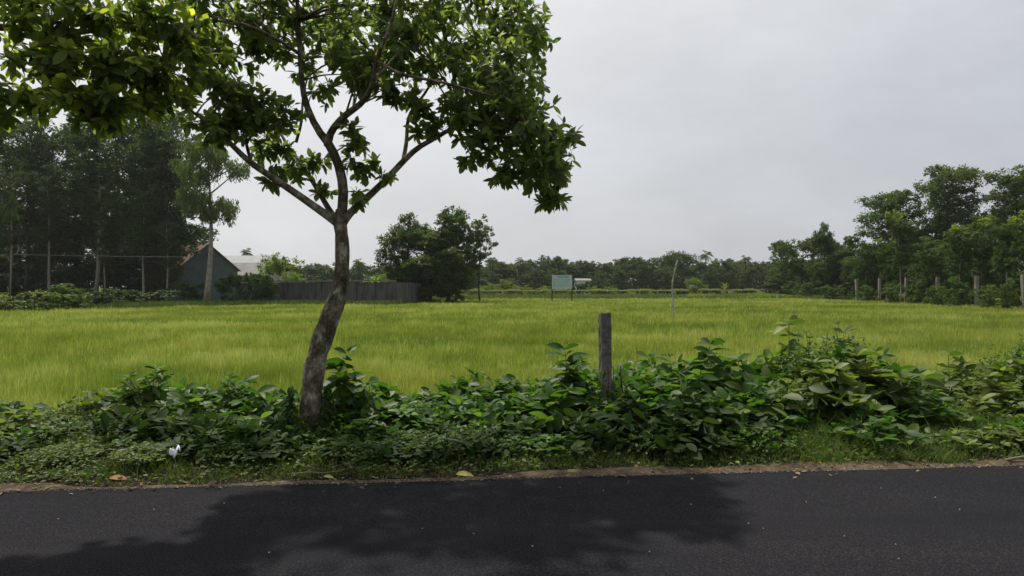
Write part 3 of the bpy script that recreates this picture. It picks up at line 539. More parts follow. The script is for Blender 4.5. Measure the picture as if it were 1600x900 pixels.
# far wood
FG = 'trees of the far wood across the field'
rg = np.random.default_rng(77)
tops = lambda px: np.interp(px, [300, 480, 520, 560, 620, 745, 775, 800, 825, 850, 870, 900, 930, 960, 985, 1010, 1040, 1060, 1085, 1110, 1140, 1160, 1190, 1230], [412, 414, 416, 412, 411, 410, 406, 414, 410, 402, 401, 408, 407, 405, 401, 402, 404, 404, 408, 408, 404, 406, 410, 404])
k = 0
for row, (Y, stp, dt) in enumerate([(190, 21, 0), (215, 24, -1), (172, 34, 14)]):
    px = 250+row*7
    while px < 1420:
        if 420 > px or row < 2 or px > 700:
            ty = float(tops(px))+dt+rg.normal()*2.5; H = CAMZ-FZ+(HOR-ty)*Y/F
            lab = 'hazy dark tree of the far wood across the field' if px > 700 else 'hazy dark tree of the far wood left of the dense dark trees'
            putpx(K['far'][k % 4], 'wood_tree', lab, px+rg.normal()*4, Y+rg.normal()*4, ty, rg.uniform(44, 64) if row < 2 else rg.uniform(36, 50), rg.uniform(0, 6), FG if px > 700 else FG+', left part')
            k += 1
        px += stp*rg.uniform(.8, 1.2)
        if row == 2 and 885 < px < 935: px = 936
putpx(K['umb'], 'rain_tree', 'broad umbrella shaped tree rising smoothly above the far wood', 1058, 180, 393, 78, 1)
for i, (px, ty, lab) in enumerate([(1101, 398, 'dark palm head standing clear above the far wood'), (1165, 405, 'palm near the right end of the far wood'), (815, 408, 'palm at the left of the far wood'), (563, 410, 'palm above the left part of the long wall'), (770, 408, 'palm beside the sparse thin tree in the far wood'), (385, 395, 'small palm head showing behind the pale roof')]):
    putpx(K['palm'], 'palm_tree', lab, px, 168 if px > 700 else 150, ty, 26, i, cat='palm')
# right side
RG_ = 'trees behind the concrete fence posts at the right'
for i, (kd, j, px, Y, ty, wpx, lab) in enumerate([
 ('mid', 0, 1222, 128, 372, 60, 'pale hazy tree at the left end of the right hand trees'), ('mid', 1, 1255, 112, 364, 75, 'rounded green tree left of the narrow dark one'), ('dense', 1, 1287, 106, 343, 46, 'narrow dark tree standing above its rounded neighbours'),
 ('mid', 2, 1330, 104, 362, 88, 'rounded mid green tree right of the narrow dark one'), ('layer', 0, 1392, 94, 300, 112, 'flat topped layered tree left of the tallest tree'), ('layer', 1, 1484, 92, 262, 122, 'tallest tree at the right, with ragged layered crown'),
 ('layer', 0, 1590, 84, 264, 120, 'tall layered tree at the right edge of the picture'), ('mid', 0, 1438, 98, 350, 100, 'dark green tree between the flat topped and the tallest tree'), ('mid', 1, 1540, 90, 318, 110, 'wide green tree below and right of the tallest tree'), ('mid', 2, 1380, 100, 375, 90, 'dark low tree under the flat topped one'),
 ('mid', 0, 1300, 110, 372, 80, 'rounded light green tree between the narrow dark one and the corner'), ('mid', 2, 1480, 98, 330, 120, 'wide dark green tree under the tallest tree'), ('mid', 1, 1420, 106, 368, 110, 'low round tree behind the tall pale stem'),
 ('layer', 1, 1690, 84, 270, 130, 'tall tree just outside the right edge'), ('mid', 1, 1640, 78, 330, 120, 'wide tree just outside the right edge')]):
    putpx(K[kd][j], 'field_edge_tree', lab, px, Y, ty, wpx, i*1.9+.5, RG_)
for i, (kd, j, px, Y, ty, wpx, lab) in enumerate([
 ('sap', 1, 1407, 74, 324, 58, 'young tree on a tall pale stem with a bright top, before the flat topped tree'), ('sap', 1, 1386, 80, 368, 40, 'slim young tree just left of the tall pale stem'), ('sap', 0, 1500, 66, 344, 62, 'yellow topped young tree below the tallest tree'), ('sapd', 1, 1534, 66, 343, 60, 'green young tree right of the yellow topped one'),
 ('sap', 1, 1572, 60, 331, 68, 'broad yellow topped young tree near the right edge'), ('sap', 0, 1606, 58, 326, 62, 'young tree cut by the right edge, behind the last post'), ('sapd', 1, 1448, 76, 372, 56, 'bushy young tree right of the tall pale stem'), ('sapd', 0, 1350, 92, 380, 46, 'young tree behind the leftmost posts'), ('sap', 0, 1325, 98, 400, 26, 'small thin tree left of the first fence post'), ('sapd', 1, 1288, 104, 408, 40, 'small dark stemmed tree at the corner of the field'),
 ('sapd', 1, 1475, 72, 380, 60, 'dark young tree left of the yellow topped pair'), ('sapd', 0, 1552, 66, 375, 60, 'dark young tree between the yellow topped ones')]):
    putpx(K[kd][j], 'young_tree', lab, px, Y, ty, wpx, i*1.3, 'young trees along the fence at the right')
hx = [(1240, 108, 440, 34), (1262, 104, 442, 32), (1300, 96, 442, 40), (1355, 84, 446, 34), (1398, 76, 439, 44), (1436, 71, 436, 40), (1464, 67, 442, 42), (1497, 64, 433, 52), (1546, 58, 440, 52), (1574, 56, 436, 36), (1624, 53, 438, 40), (1660, 51, 436, 50), (1420, 88, 418, 70), (1490, 80, 415, 70), (1550, 74, 410, 80), (1350, 100, 425, 60), (1610, 70, 410, 90), (1280, 112, 428, 70), (1225, 125, 432, 70), (1380, 92, 405, 80), (1450, 84, 400, 90), (1520, 78, 398, 90), (1580, 76, 395, 90), (1320, 106, 410, 80), (1340, 96, 432, 60), (1460, 76, 428, 60), (1515, 72, 428, 60), (1590, 66, 425, 60)]
for i, (px, Y, ty, wpx) in enumerate(hx):
    putpx(K['bush'][i % 2] if i < 12 else K['bushd'][i % 2], 'hedge_bush', 'rounded bush in the line along the concrete fence posts' if i < 12 else 'dark bush deep behind the fence posts', px, Y, ty, wpx, i*1.7, 'bushes along the fence at the right' if i < 12 else 'dark bushes behind the fence at the right', cat='bush')

# fence posts at the right
mb = MB(); mb.box((0, 0, 1.35), (.26, .26, 2.9)); mb.box((0, 0, 2.815), (.20, .20, .04)); me = mb.mesh('fence_post'); me.materials.append(M['fence_concrete'])
for i, (fy, lab) in enumerate([(56, 'tallest looking pale fence post, at the right edge'), (63, 'pale concrete fence post second from the right edge'), (70, 'pale concrete fence post half lost in the bushes, third from the right edge'), (77, 'bright slim fence post right of the tall pale stemmed tree'), (84, 'pale fence post left of the tall pale stemmed tree'), (91, 'farthest and leftmost pale fence post'), (49, 'pale fence post outside the right edge')]):
    o = link('fence_post', me); fx = 39.0+(fy-56)*.105; o.location = (fx, fy, FZ-.05); o.rotation_euler = (R((i*37 % 5-2)*.7), R((i*53 % 5-2)*.8), 0); tag(o, lab, 'post', 'concrete fence posts at the right')

# ---------------------------------------------------------------- houses, wall
def slope_roof(mb, a, b_, c, d, th=.06):                 # corrugated sheet spanned by four corners a-b (ridge), d-c (eave)
    a, b_, c, d = [np.array(q, float) for q in (a, b_, c, d)]; n = max(8, int(np.linalg.norm(b_-a)/.12)); t = np.linspace(0, 1, n+1)[:, None]
    nn = np.cross(b_-a, d-a); nn = nn/np.linalg.norm(nn)*(1 if nn[2]*1 > 0 else -1); rip = (np.arange(n+1) % 2)[:, None]*.03*nn
    top = a+(b_-a)*t+rip; bot = d+(c-d)*t+rip; V = np.concatenate([top, bot, top-nn*th, bot-nn*th]); m_ = n+1; i = np.arange(n)
    mb.add(V, [np.stack([i, i+1, m_+i+1, m_+i], 1), np.stack([2*m_+i, 3*m_+i, 3*m_+i+1, 2*m_+i+1], 1), np.array([[0, m_, 3*m_, 2*m_], [n, 2*m_+n, 3*m_+n, m_+n]]), np.stack([m_+i, m_+i+1, 3*m_+i+1, 3*m_+i], 1)])
def gable_house(name, label, X, Y, rz, Lx, Wy, eave, ridge, wallm, roofm, over=.4, z=FZ, band=None, windows=()):
    h = thing(name, label, 'house', (X, Y, z), rz)       # ridge along local x, gable ends at +-Lx/2
    mb = MB(); l, w_ = Lx/2, Wy/2
    V = [(-l, -w_, 0), (l, -w_, 0), (l, w_, 0), (-l, w_, 0), (-l, -w_, eave), (l, -w_, eave), (l, w_, eave), (-l, w_, eave), (-l, 0, ridge), (l, 0, ridge)]
    mb.add(V, [np.array([[0, 1, 5, 4], [2, 3, 7, 6]]), np.array([[1, 2, 6, 9, 5], [3, 0, 4, 8, 7]])]); mb.build('wall', wallm, h)
    mb = MB(); s = (ridge-eave)/w_; lo = l+over; wo_ = w_+over; ze = ridge-s*wo_+.06; zr = ridge+.06
    slope_roof(mb, (-lo, 0, zr), (lo, 0, zr), (lo, -wo_, ze), (-lo, -wo_, ze)); slope_roof(mb, (-lo, 0, zr), (lo, 0, zr), (lo, wo_, ze), (-lo, wo_, ze)); mb.build('roof', roofm, h)
    for (side, u, zc, ww, hh, kind) in windows:
        mb = MB(); c = (l+.02, u, zc) if side == 'x' else (u, -w_-.02, zc); sz = (.06, ww, hh) if side == 'x' else (ww, .06, hh); mb.box(c, sz); wn = mb.build(kind, M['dark'], h)
        mb = MB()
        for q in (-1, 1):
            if side == 'x': mb.box((l+.05, u+q*(ww/2+.04), zc), (.08, .08, hh+.16)); mb.box((l+.05, u, zc+q*(hh/2+.04)), (.078, ww, .08))
            else: mb.box((u+q*(ww/2+.04), -w_-.05, zc), (.08, .08, hh+.16)); mb.box((u, -w_-.05, zc+q*(hh/2+.04)), (ww, .078, .08))
        mb.build('frame', M['bark_dark'], wn)
    return h
hh = gable_house('tin_house', 'dark blue tin house with rusty red gable roof behind the feathery tree', -41.5, 97, R(-48), 8.0, 7.6, 4.1, 7.3, M['tin_blue'], M['tin_rust'], .35, windows=[('y', -1.5, 2.4, 1.0, 1.1, 'window')])
mb = MB()                                                # upright corrugation battens on the gable end
for k in range(22):
    u = -3.65+k*.348; mb.box((4.015, u, (4.1+(7.3-4.1)*(1-abs(u)/3.8))/2-.05), (.03, .10, 4.1+(7.3-4.1)*(1-abs(u)/3.8)-.25))
mb.box((4.03, 0, 2.6), (.07, 7.6, .12), tint=.2); mb.build('cladding', M['tin_blue'], hh)
gable_house('pale_roof_house', 'low house with a long pale tin roof behind the tin house', -43.5, 122, R(-6), 11, 7.5, 4.4, 6.9, M['plaster'], M['tin_pale'], .4, windows=[('y', 2, 2.4, 1.1, 1.1, 'window')])
gable_house('grey_roof_house', 'small pale walled house with grey roof above the left end of the wall', -37.2, 106, R(-4), 5.6, 5, 3.6, 5.2, M['plaster'], M['tin_grey'], .45, windows=[('y', 1.2, 2.4, .9, 1.0, 'window'), ('y', -1.2, 2.1, .9, 2.0, 'door')])
gable_house('white_house', 'white walled house glimpsed through the far wood beside the signboard', 17.2, 180, R(5), 3.4, 4, 3.25, 3.7, M['white'], M['tin_grey'], .3, windows=[('y', .2, 1.6, .8, .9, 'window'), ('y', -1.2, 1.1, .8, 2.0, 'door')])
# boundary wall with piers and a coping
wall = thing('boundary_wall', 'long dark stained concrete wall with coping behind the bent trunk', 'wall', (0, 0, FZ))
A = np.array([-28.5, 77.0]); B = np.array([-10.9, 68.0]); dv = (B-A)/np.linalg.norm(B-A); Lw = np.linalg.norm(B-A); rz = math.atan2(dv[1], dv[0])
mb = MB(); c = (A+B)/2; mb.box((c[0], c[1], 1.12), (Lw, .14, 2.24), rz); C = B+np.array([.15, 1])*9; cc = (B+C)/2; mb.box((cc[0], cc[1]+.08, 1.12), (9, .14, 2.236), math.atan2(1, .15)); mb.build('panel', M['wall'], wall)
npier = 9
for k in range(npier+1):
    p = A+dv*Lw*k/npier; mb = MB(); mb.box((p[0]+.02, p[1]-.06, 1.16), (.24, .24, 2.32), rz); mb.build('pier', M['wall'], wall)
mb = MB(); mb.box((c[0]+.04*dv[1], c[1]-.04*dv[0], 2.40), (Lw+.3, .34, .12), rz); mb.build('coping', M['wall_cap'], wall)
mb = MB(); mb.box((c[0]+.09*dv[1], c[1]-.09*dv[0], .28), (Lw, .10, .5), rz); mb.build('plinth', M['wall_cap'], wall)

# signboard
sg = thing('signboard', 'pale green signboard standing on two dark posts in the field', 'sign', ((878-800)/F*84, 84, FZ), R(4))
for s, hh_ in ((-1, 3.05), (1, 3.05)): mb = MB(); mb.box((s*1.14, .03, hh_/2), (.12, .10, hh_)); mb.build('post', M['iron'], sg)
mb = MB(); mb.box((0, -.05, 2.38), (2.26, .05, 1.56)); mb.build('board', M['board'], sg)
mb = MB(); mb.box((0, -.085, 3.14), (2.30, .03, .05)); mb.box((0, -.085, 1.615), (2.30, .03, .05))
for s in (-1, 1): mb.box((s*1.135, -.0845, 2.38), (.05, .03, 1.47))
mb.build('frame', plain('pale_trim', (.58, .68, .65), .6), sg)
rg = np.random.default_rng(5); mb = MB(); mb.box((.15, -.078, 2.93), (1.25, .006, .15))
for r_ in range(5):
    z = 2.66-r_*.19; mb.box((-.86, -.078, z), (.26, .006, .085)); x = -.60
    while x < .85: l_ = rg.uniform(.08, .22); mb.box((x+l_/2, -.078, z), (l_, .006, .055)); x += l_+.05
mb.build('lettering', M['letter'], sg)

# bare pole in the field
q = spline([P(1053, 506, 41), P(1052, 480, 41), P(1050.5, 448, 41), P(1054, 425, 41), P(1058.5, 407, 41)], 26); r_ = np.random.default_rng(3); q[:, 0] += r_.normal(size=26)*.012
pl = thing('bare_pole', 'thin crooked bare pole standing alone in the right of the field', 'pole', q[0]); q = q-q[0]; q[0, 2] -= .3
mb = MB(); mb.tube(q, np.linspace(.06, .036, 26)*(1+.15*r_.normal(size=26)), 8); mb.build('shaft', M['wood_dead'], pl, True)
mb = MB(); n = 120; k = r_.integers(8, 22, n); ps = q[k]+r_.normal(size=(n, 3))*np.array([.06, .06, .06]); leaves(mb, LT_SM, ps, rdir(r_, n), rdir(r_, n), .07, r_.uniform(.2, .8, n)); mb.build('climbing_leaves', M['leaf_shrub'], pl)
for (k, dx, dz) in ((14, -.22, .18), (11, .18, .12), (17, .12, .15)): mb = MB(); mb.tube([q[k], q[k]+np.array([dx*.6, 0, dz*.5]), q[k]+np.array([dx, 0, dz])], [.015, .01, .006], 5); mb.build('twig', M['wood_dead'], pl)

# bean trellis along the far side
def trellis(label, px0, Y0, px1, Y1, npost, seed):
    rg = np.random.default_rng(seed); A = np.array([(px0-800)/F*Y0, Y0]); B = np.array([(px1-800)/F*Y1, Y1]); d = B-A; Lt = np.linalg.norm(d); d /= Lt; nn = np.array([-d[1], d[0]])
    t = thing('bean_trellis', label, 'trellis', (A[0], A[1], FZ))
    for s in (0, 3.2):
        for k in range(npost):
            u = Lt*k/(npost-1); b_ = d*u+nn*s+rg.normal(size=2)*.08; mb = MB(); mb.tube([(b_[0], b_[1], -.1), (b_[0]+rg.normal()*.05, b_[1], 1.25+rg.normal()*.05)], [.045, .035], 5); mb.build('post', M['bamboo'], t)
        mb = MB(); mb.tube([(*(d*u+nn*s), 1.13+.02*math.sin(u)) for u in np.linspace(0, Lt, 30)], .035, 5); mb.build('rail', M['bamboo'], t)
    mb = MB(); n = int(Lt*220); u = rg.random(n)*Lt; s = rg.random(n)*3.3-.1; hz = .10+.08*np.sin(u*.9)+.06*np.sin(u*2.3); p = np.stack([d[0]*u+nn[0]*s, d[1]*u+nn[1]*s, 1.16+rg.random(n)*hz*1.4], 1)
    dd = rdir(rg, n); dd[:, 2] *= .4; leaves(mb, LT_CARD, p, dd, nrm(np.array([0, 0, 1.])+rdir(rg, n)*.5), rg.uniform(.14, .26, n), np.clip(rg.normal(.6, .22, n), 0, 1))
    n = int(Lt*22); u = rg.random(n)*Lt; p = np.stack([d[0]*u, d[1]*u, rg.random(n)**.6*1.15], 1)+rg.normal(size=(n, 3))*.06; k = np.sin(u*1.3)+np.sin(u*.47+1) > .1; p = p[k]; n = len(p)
    leaves(mb, LT_CARD, p, rdir(rg, n), rdir(rg, n), .2, np.clip(rg.normal(.35, .2, n), 0, 1)); mb.build('creeper', M['creeper'], t)
trellis('long low bamboo trellis topped with pale green creepers behind the signboard', 716, 112, 1078, 119, 26, 1)
trellis('low creeper covered trellis in front of the trees at the right', 1090, 132, 1330, 122, 14, 2)
mb = MB(); rg = np.random.default_rng(9); n = 9000; px = rg.uniform(1075, 1310, n); y = rg.uniform(101, 112, n); x = (px-800)/F*y
blades(mb, x, y, np.full(n, FZ), (.5+.35*np.sin(x*.3)**2)*rg.uniform(.7, 1.1, n), rg.uniform(.08, .18, n), rg.uniform(.1, .5, n), np.clip(rg.normal(.35, .2, n), 0, 1), rg)
tag(mb.build('tall_grass', M['grass']), kind='stuff', label='taller bright green grass bank at the far right of the field', cat='grass')

# cable in front of the grove
q = [(x, 66+.1*(x+60), 4.9-.0185*(x+62)+.0018*((x+45)**2-200)*.3) for x in np.linspace(-62, -30, 30)]
cb = thing('overhead_cable', 'thin pale cable strung across the front of the left grove', 'cable', q[0]); mb = MB(); mb.tube(np.array(q)-np.array(q[0]), .014, 5); mb.build('wire', M['cable'], cb)
up = thing('cable_pole', 'concrete cable pole outside the left edge carrying the thin cable', 'pole', (q[0][0], q[0][1], FZ)); mb = MB(); mb.tube([(0, 0, 0), (0, 0, 6)], [.14, .09], 8); mb.build('shaft', M['fence_concrete'], up)
mb = MB(); mb.box((0, 0, 5.3), (.9, .08, .08)); mb.build('crossarm', M['iron'], up)

# ---------------------------------------------------------------- foreground post
pz = float(gz(.97, 7.9)); ps_ = thing('concrete_post', 'weathered mossy concrete post rising from the shrubs', 'post', (.99, 7.75, pz), R(12))
rr = np.random.default_rng(4); mb = MB(); hz = np.concatenate([np.linspace(-.1, 1.235, 24), [1.25]]); rows = []
for z in hz:
    s_ = .056 if z < 1.24 else .050; ring = []
    for a in range(16):
        an = a*math.pi/8; c_, s2 = math.cos(an), math.sin(an); q_ = max(abs(c_), abs(s2)); r0_ = s_/q_*(.96 if abs(abs(c_)-abs(s2)) < .1 else 1)
        ring.append((c_*r0_-.012*z+rr.normal()*.0018, s2*r0_*.95+rr.normal()*.0018, z+(rr.normal()*.006 if z > 1.2 else 0)))
    rows += ring
n = len(hz); i = np.arange(n-1)[:, None]*16; j = np.arange(16)[None]; fs = np.stack([i+j, i+(j+1) % 16, i+16+(j+1) % 16, i+16+j], -1).reshape(-1, 4)
mb.add(rows, [fs, np.array([[(n-1)*16+q_ for q_ in range(16)]])]); mb.build('shaft', M['concrete_post'], ps_)
mb = MB(); mb.tube([(-.065, -.04, .95), (0, -.068, .955), (.05, -.04, .95)], .002, 4); mb.build('tie_wire', M['iron'], ps_)

# ---------------------------------------------------------------- shrubs of the verge
def gen_shrub(seed, style, lm, H):
    rg = np.random.default_rng(seed); sb = MB(); lf = MB()
    ns, ll, sp, gap, T = {'big': (6, (.17, .29), .28, .085, LT_BIG), 'mid': (17, (.10, .23), .46, .085, LT_OV), 'small': (40, (.045, .08), .42, .055, LT_OV), 'weed': (4, (.13, .22), .09, .055, LT_NAR)}[style]
    if style == 'big' and H < .6: ns = 8; sp = .38
    for k in range(ns):
        a = rg.uniform(0, 6.28); q = sp*math.sqrt(rg.random()); h = H*(1-.5*(q/sp)**1.6*(style != 'weed'))*rg.uniform(.72, 1.0)
        if k == 0: q *= .2; h = H
        e_ = np.array([math.cos(a)*q, math.sin(a)*q, h]); b_ = e_*np.array([.3, .3, 0]); b_[2] = -.03
        pts = spline([b_, (b_+e_)/2+np.array([-.05*math.cos(a), -.05*math.sin(a), .06*H])+rg.normal(size=3)*.025, e_], 9); sb.tube(pts, np.linspace(.008 if style != 'small' else .004, .0025, 9), 5)
        np_ = max(3, int(h/gap))
        for m_ in range(np_):
            u = .12+.88*(m_+1)/np_; u = min(u+rg.normal()*.02, 1); f = u*8; j = min(int(f), 7); p = pts[j]+(pts[j+1]-pts[j])*(f-j); ax = nrm(pts[j+1]-pts[j]); ph = m_*1.57+k+rg.normal()*.4
            nl = 2 if m_ < np_-1 else (6 if style in ('big', 'weed') else 4)
            an = ph+np.arange(nl)*2*np.pi/nl; d = np.stack([np.cos(an), np.sin(an), np.full(nl, .15 if m_ < np_-1 else .45)], 1)+ax*.25+rg.normal(size=(nl, 3))*.22
            d[:, 2] -= rg.uniform(-.1, 1.5, nl)*(1-u*.65); size = rg.uniform(*ll, nl)*(1.1-.35*abs(u-.6))*(.8 if m_ == np_-1 else 1)
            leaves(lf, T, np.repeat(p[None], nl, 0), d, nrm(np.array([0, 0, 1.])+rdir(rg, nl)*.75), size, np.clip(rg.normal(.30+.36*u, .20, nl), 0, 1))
    if style in ('small', 'mid'):                        # fine filler foliage
        n = 480 if style == 'small' else 110; u = rdir(rg, n)*(rg.random((n, 1))**.4)*np.array([.42, .42, .45*H])+np.array([0, 0, .47*H]); leaves(lf, T, u, rdir(rg, n)*np.array([1, 1, .7]), nrm(np.array([0, 0, 1.])+rdir(rg, n)*.7), rg.uniform(*ll, n)*.9, np.clip(rg.normal(.42, .2, n), 0, 1))
    s = sb.mesh('stems', True); s.materials.append(M['stem']); l_ = lf.mesh('leaves', True); l_.materials.append(M[lm]); return s, l_, H
SH = {}
for nm, st, lm in (('big', 'big', 'leaf_shrub'), ('bigo', 'big', 'leaf_shrub2'), ('mid', 'mid', 'leaf_shrub'), ('mido', 'mid', 'leaf_shrub2'), ('small', 'small', 'leaf_shrub'), ('smallo', 'small', 'leaf_shrub2'), ('weed', 'weed', 'leaf_shrub'), ('mid_shade', 'mid', 'leaf_ivy_shade')):
    for j, H_ in enumerate((.28, .42, .62, .92)):
        SH.setdefault(nm, []).append(gen_shrub(len(SH)*31+j, st, lm, H_))
        if nm in ('mid', 'mido'): SH[nm].append(gen_shrub(len(SH)*31+j+500, st, lm, H_*1.03))
cnt = [0]
def shrub(kind, px, topy, v, wpx=None, label=None, group=None, cat='shrub', name='shrub', spread=1.0):
    cnt[0] += 1; k = (px-800)/F; Y = (6.16+v)/(1-.099*k); X = k*Y; z0 = float(gz(X, Y)); H = max(.14, CAMZ-(topy-HOR)*Y/F-z0)*1.0
    vs_ = sorted(SH[kind], key=lambda q: abs(math.log(q[2]/H))); s, l_, h0 = vs_[cnt[0] % 2 if kind in ('mid', 'mido') else 0]
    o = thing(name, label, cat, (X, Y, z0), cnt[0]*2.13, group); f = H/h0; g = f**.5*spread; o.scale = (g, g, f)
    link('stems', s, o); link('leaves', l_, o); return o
prof = lambda x: np.interp(x, [-300, 0, 60, 130, 180, 215, 290, 350, 400, 440, 480, 540, 600, 640, 690, 750, 830, 880, 930, 960, 1010, 1050, 1100, 1150, 1190, 1250, 1320, 1380, 1430, 1480, 1530, 1570, 1620, 1900],
                                  [640, 646, 654, 644, 624, 606, 616, 610, 622, 632, 626, 588, 614, 624, 612, 608, 594, 576, 576, 566, 560, 552, 544, 556, 564, 540, 530, 562, 590, 600, 588, 568, 548, 555])
# the ones that stand out
shrub('big', 543, 552, 1.75, 95, 'dark upright broad leaved shrub right beside the bent trunk')
shrub('big', 885, 545, 1.95, 110, 'large leaved shrub standing up just left of the concrete post')
shrub('big', 1103, 538, 1.95, 120, 'tall broad leaved shrub right of the concrete post')
shrub('small', 1318, 506, 2.2, 85, 'fine leaved bush with the highest tip, right part of the hedge', spread=.9)
shrub('small', 1262, 518, 2.1, 110, 'fine leaved bush left of the highest tip')
shrub('smallo', 1585, 548, 2.1, 130, 'fine leaved pale bush at the right edge of the picture')
shrub('bigo', 1345, 558, 1.7, 150, 'pale broad leaved shrub bulging below the highest tip', spread=1.25)
shrub('bigo', 1290, 586, 1.45, 140, 'light green broad leaved shrub low in front of the highest tip', spread=1.2)
shrub('bigo', 1400, 592, 1.4, 130, 'light green drooping leaved shrub right of the bulging one', spread=1.2)
shrub('bigo', 1550, 590, 1.6, 130, 'light green broad leaved shrub near the right edge, before the pale bush')
shrub('weed', 244, 577, 2.2, 45, 'single tall dark weed standing above the left shrubs', name='tall_weed', cat='weed')
shrub('weed', 202, 590, 2.1, 40, 'shorter tall weed left of the single tall dark one', name='tall_weed', cat='weed')
shrub('bigo', 205, 616, 2.1, 70, 'olive leaved shrub under the two tall weeds')
shrub('mid', 292, 622, 2.0, 90, 'rounded shrub right of the tall weeds')
shrub('weed', 358, 592, 2.2, 60, 'pale slender weed halfway to the bent trunk', name='tall_weed', cat='weed')
shrub('big', 410, 612, 1.9, 90, 'loose shrub with leaves spread wide left of the bent trunk')
shrub('bigo', 25, 648, 1.7, 140, 'pale leaved low shrub at the left edge of the picture')
# the rest of the hedge in staggered rows
rg = np.random.default_rng(50)
def zone(px):
    return ('left of the single tall weed' if px < 230 else 'between the tall weed and the bent trunk' if px < 470 else 'between the bent trunk and the concrete post' if px < 930 else 'between the concrete post and the highest tip' if px < 1280 else 'right of the highest tip')
for row, (v, fr, stp) in enumerate([(2.45, 1.0, 46), (1.95, .92, 46), (1.5, .76, 44), (1.08, .54, 46), (.72, .32, 54)]):
    px = -260+row*17
    while px < 1860:
        t = float(prof(px)); k = (px-800)/F; Y = (6.16+v)/(1-.099*k); Hs = (CAMZ-(t-HOR)*8.3/F+.03)*fr*rg.uniform(.72, 1.04); ty = HOR+(CAMZ-Hs)*F/Y
        if row == 0: ty -= rg.random()**2*34
        right = px > 1230
        if row >= 3 and (rg.random() < (.55 if right or px < 300 else .15)): px += stp*.6; continue
        if px < 470: kd = rg.choice(['mido', 'big', 'mid', 'small', 'smallo'] if row < 2 else ['mid_shade', 'mid', 'small', 'mid_shade', 'smallo'])  # darker leaf colour in the lower rows stands in for shadow gaps
        elif not right: kd = rg.choice(['mid', 'mid', 'small', 'big', 'mid'] if row < 3 else ['mid_shade', 'mid', 'mid_shade', 'small'])
        else: kd = rg.choice(['mido', 'small', 'bigo', 'mid', 'smallo'] if row < 3 else ['mido', 'mid', 'smallo'])
        nm = ['back', 'second', 'middle', 'front', 'lowest'][row]
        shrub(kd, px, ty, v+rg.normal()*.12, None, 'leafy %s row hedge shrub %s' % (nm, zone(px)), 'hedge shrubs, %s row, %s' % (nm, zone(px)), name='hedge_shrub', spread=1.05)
        px += stp*rg.uniform(.7, 1.3)
# ivy round the foot of the bent trunk, and a vine on the post
def ivy(name, label, c, n, rx, ry, h, seed, lm='leaf_ivy_shade', sz=(.035, .075), rbot=1.0):
    rg = np.random.default_rng(seed); t = thing(name, label, 'climbing plant', c); mb = MB(); sb = MB()
    z = rg.random(n)**1.4*h; a = rg.uniform(0, 6.28, n); z *= .72+.28*np.sin(a*2+1); sc_ = (1+rbot*(1-z/h)**1.5)*(1+.32*np.sin(a*3+z*6)*np.clip(1.6-2*z/h, 0, 1))*rg.uniform(.85, 1.15, n)
    p = np.stack([np.cos(a)*rx*sc_, np.sin(a)*ry*sc_, z], 1); out = np.stack([np.cos(a), np.sin(a), 0*a+.25], 1); d = nrm(np.stack([-np.sin(a)*rg.normal(size=n), np.cos(a)*rg.normal(size=n), -1+0*a], 1)+out*.4)
    leaves(mb, LT_SM, p, d, nrm(out+rdir(rg, n)*.4), rg.uniform(*sz, n), np.clip(rg.normal(.42, .2, n), 0, 1))
    for k in range(9):
        zz = np.linspace(0, h*rg.uniform(.6, 1), 10); aa = rg.uniform(0, 6.28)+zz*rg.uniform(-1.2, 1.2); s_ = (1+rbot*(1-zz/h)**2)*.95; sb.tube(np.stack([np.cos(aa)*rx*s_, np.sin(aa)*ry*s_, zz], 1), .004, 4)
    sb.build('stems', M['bark_dark'], t); mb.build('leaves', M[lm], t, True)
ivy('ivy', 'dark ivy wrapped round the foot of the bent trunk', (bx, by_-.02, 0), 2600, .17, .17, .62, 1, rbot=1.6)
ivy('ivy', 'low mound of dark ivy left of the bent trunk foot', (bx-.25, by_-.3, 0), 1100, .10, .12, .30, 3, rbot=2.2)
ivy('vine', 'leafy vine climbing the lower half of the concrete post', (1.05, 7.73, pz), 420, .10, .10, .72, 2, 'leaf_shrub', (.04, .08), rbot=1.2)

# ---------------------------------------------------------------- small things at the road edge
def onground(px, py):
    d = CAMZ*F/(py-HOR); X = (px-800)/F*d; return X, d, float(gz(X, d))
def flatleaf(px, py, L_, mm, label, a=0, cat='leaf', name='fallen_leaf', lift=.02):
    X, Y, z = onground(px, py); z = max(z, 0.0)+lift; o = thing(name, label, cat, (X, Y, z), a) if False else None
    mb = MB(); d = np.array([[math.cos(a), math.sin(a)*.8, .12]]); leaves(mb, LT_BIG, np.zeros((1, 3)), d, np.array([[.1, -.35, 1.]]), L_, .5, L_*1.1)
    o = mb.build(name, mm, None, True); o.location = (X, Y, z); tag(o, label, cat); return o
flatleaf(712, 745, .15, M['litter_leaf'], 'yellow green fallen leaf at the dirt edge right of the bent trunk', .1)
flatleaf(692, 742, .12, M['creeper'], 'pale green fallen leaf standing beside the yellow one', 1.8, lift=.01)
flatleaf(170, 752, .14, M['litter_brown'], 'orange brown fallen leaf on the dirt edge at the left', .2)
flatleaf(2, 746, .13, M['creeper'], 'pale green fallen leaf at the left edge of the picture', .4)
flatleaf(1172, 662, .13, M['orange_leaf'], 'bright orange leaf in the grass below the hedge at the right', .6, lift=.14)
flatleaf(1285, 728, .07, M['litter_brown'], 'small red brown leaf on the dirt edge at the right', 2.4)
flatleaf(505, 748, .09, M['litter_leaf'], 'narrow tan leaf on the dirt below the bent trunk', -.3)
flatleaf(640, 741, .08, M['litter_brown'], 'small brown leaf on the dirt between trunk and yellow leaf', 1)
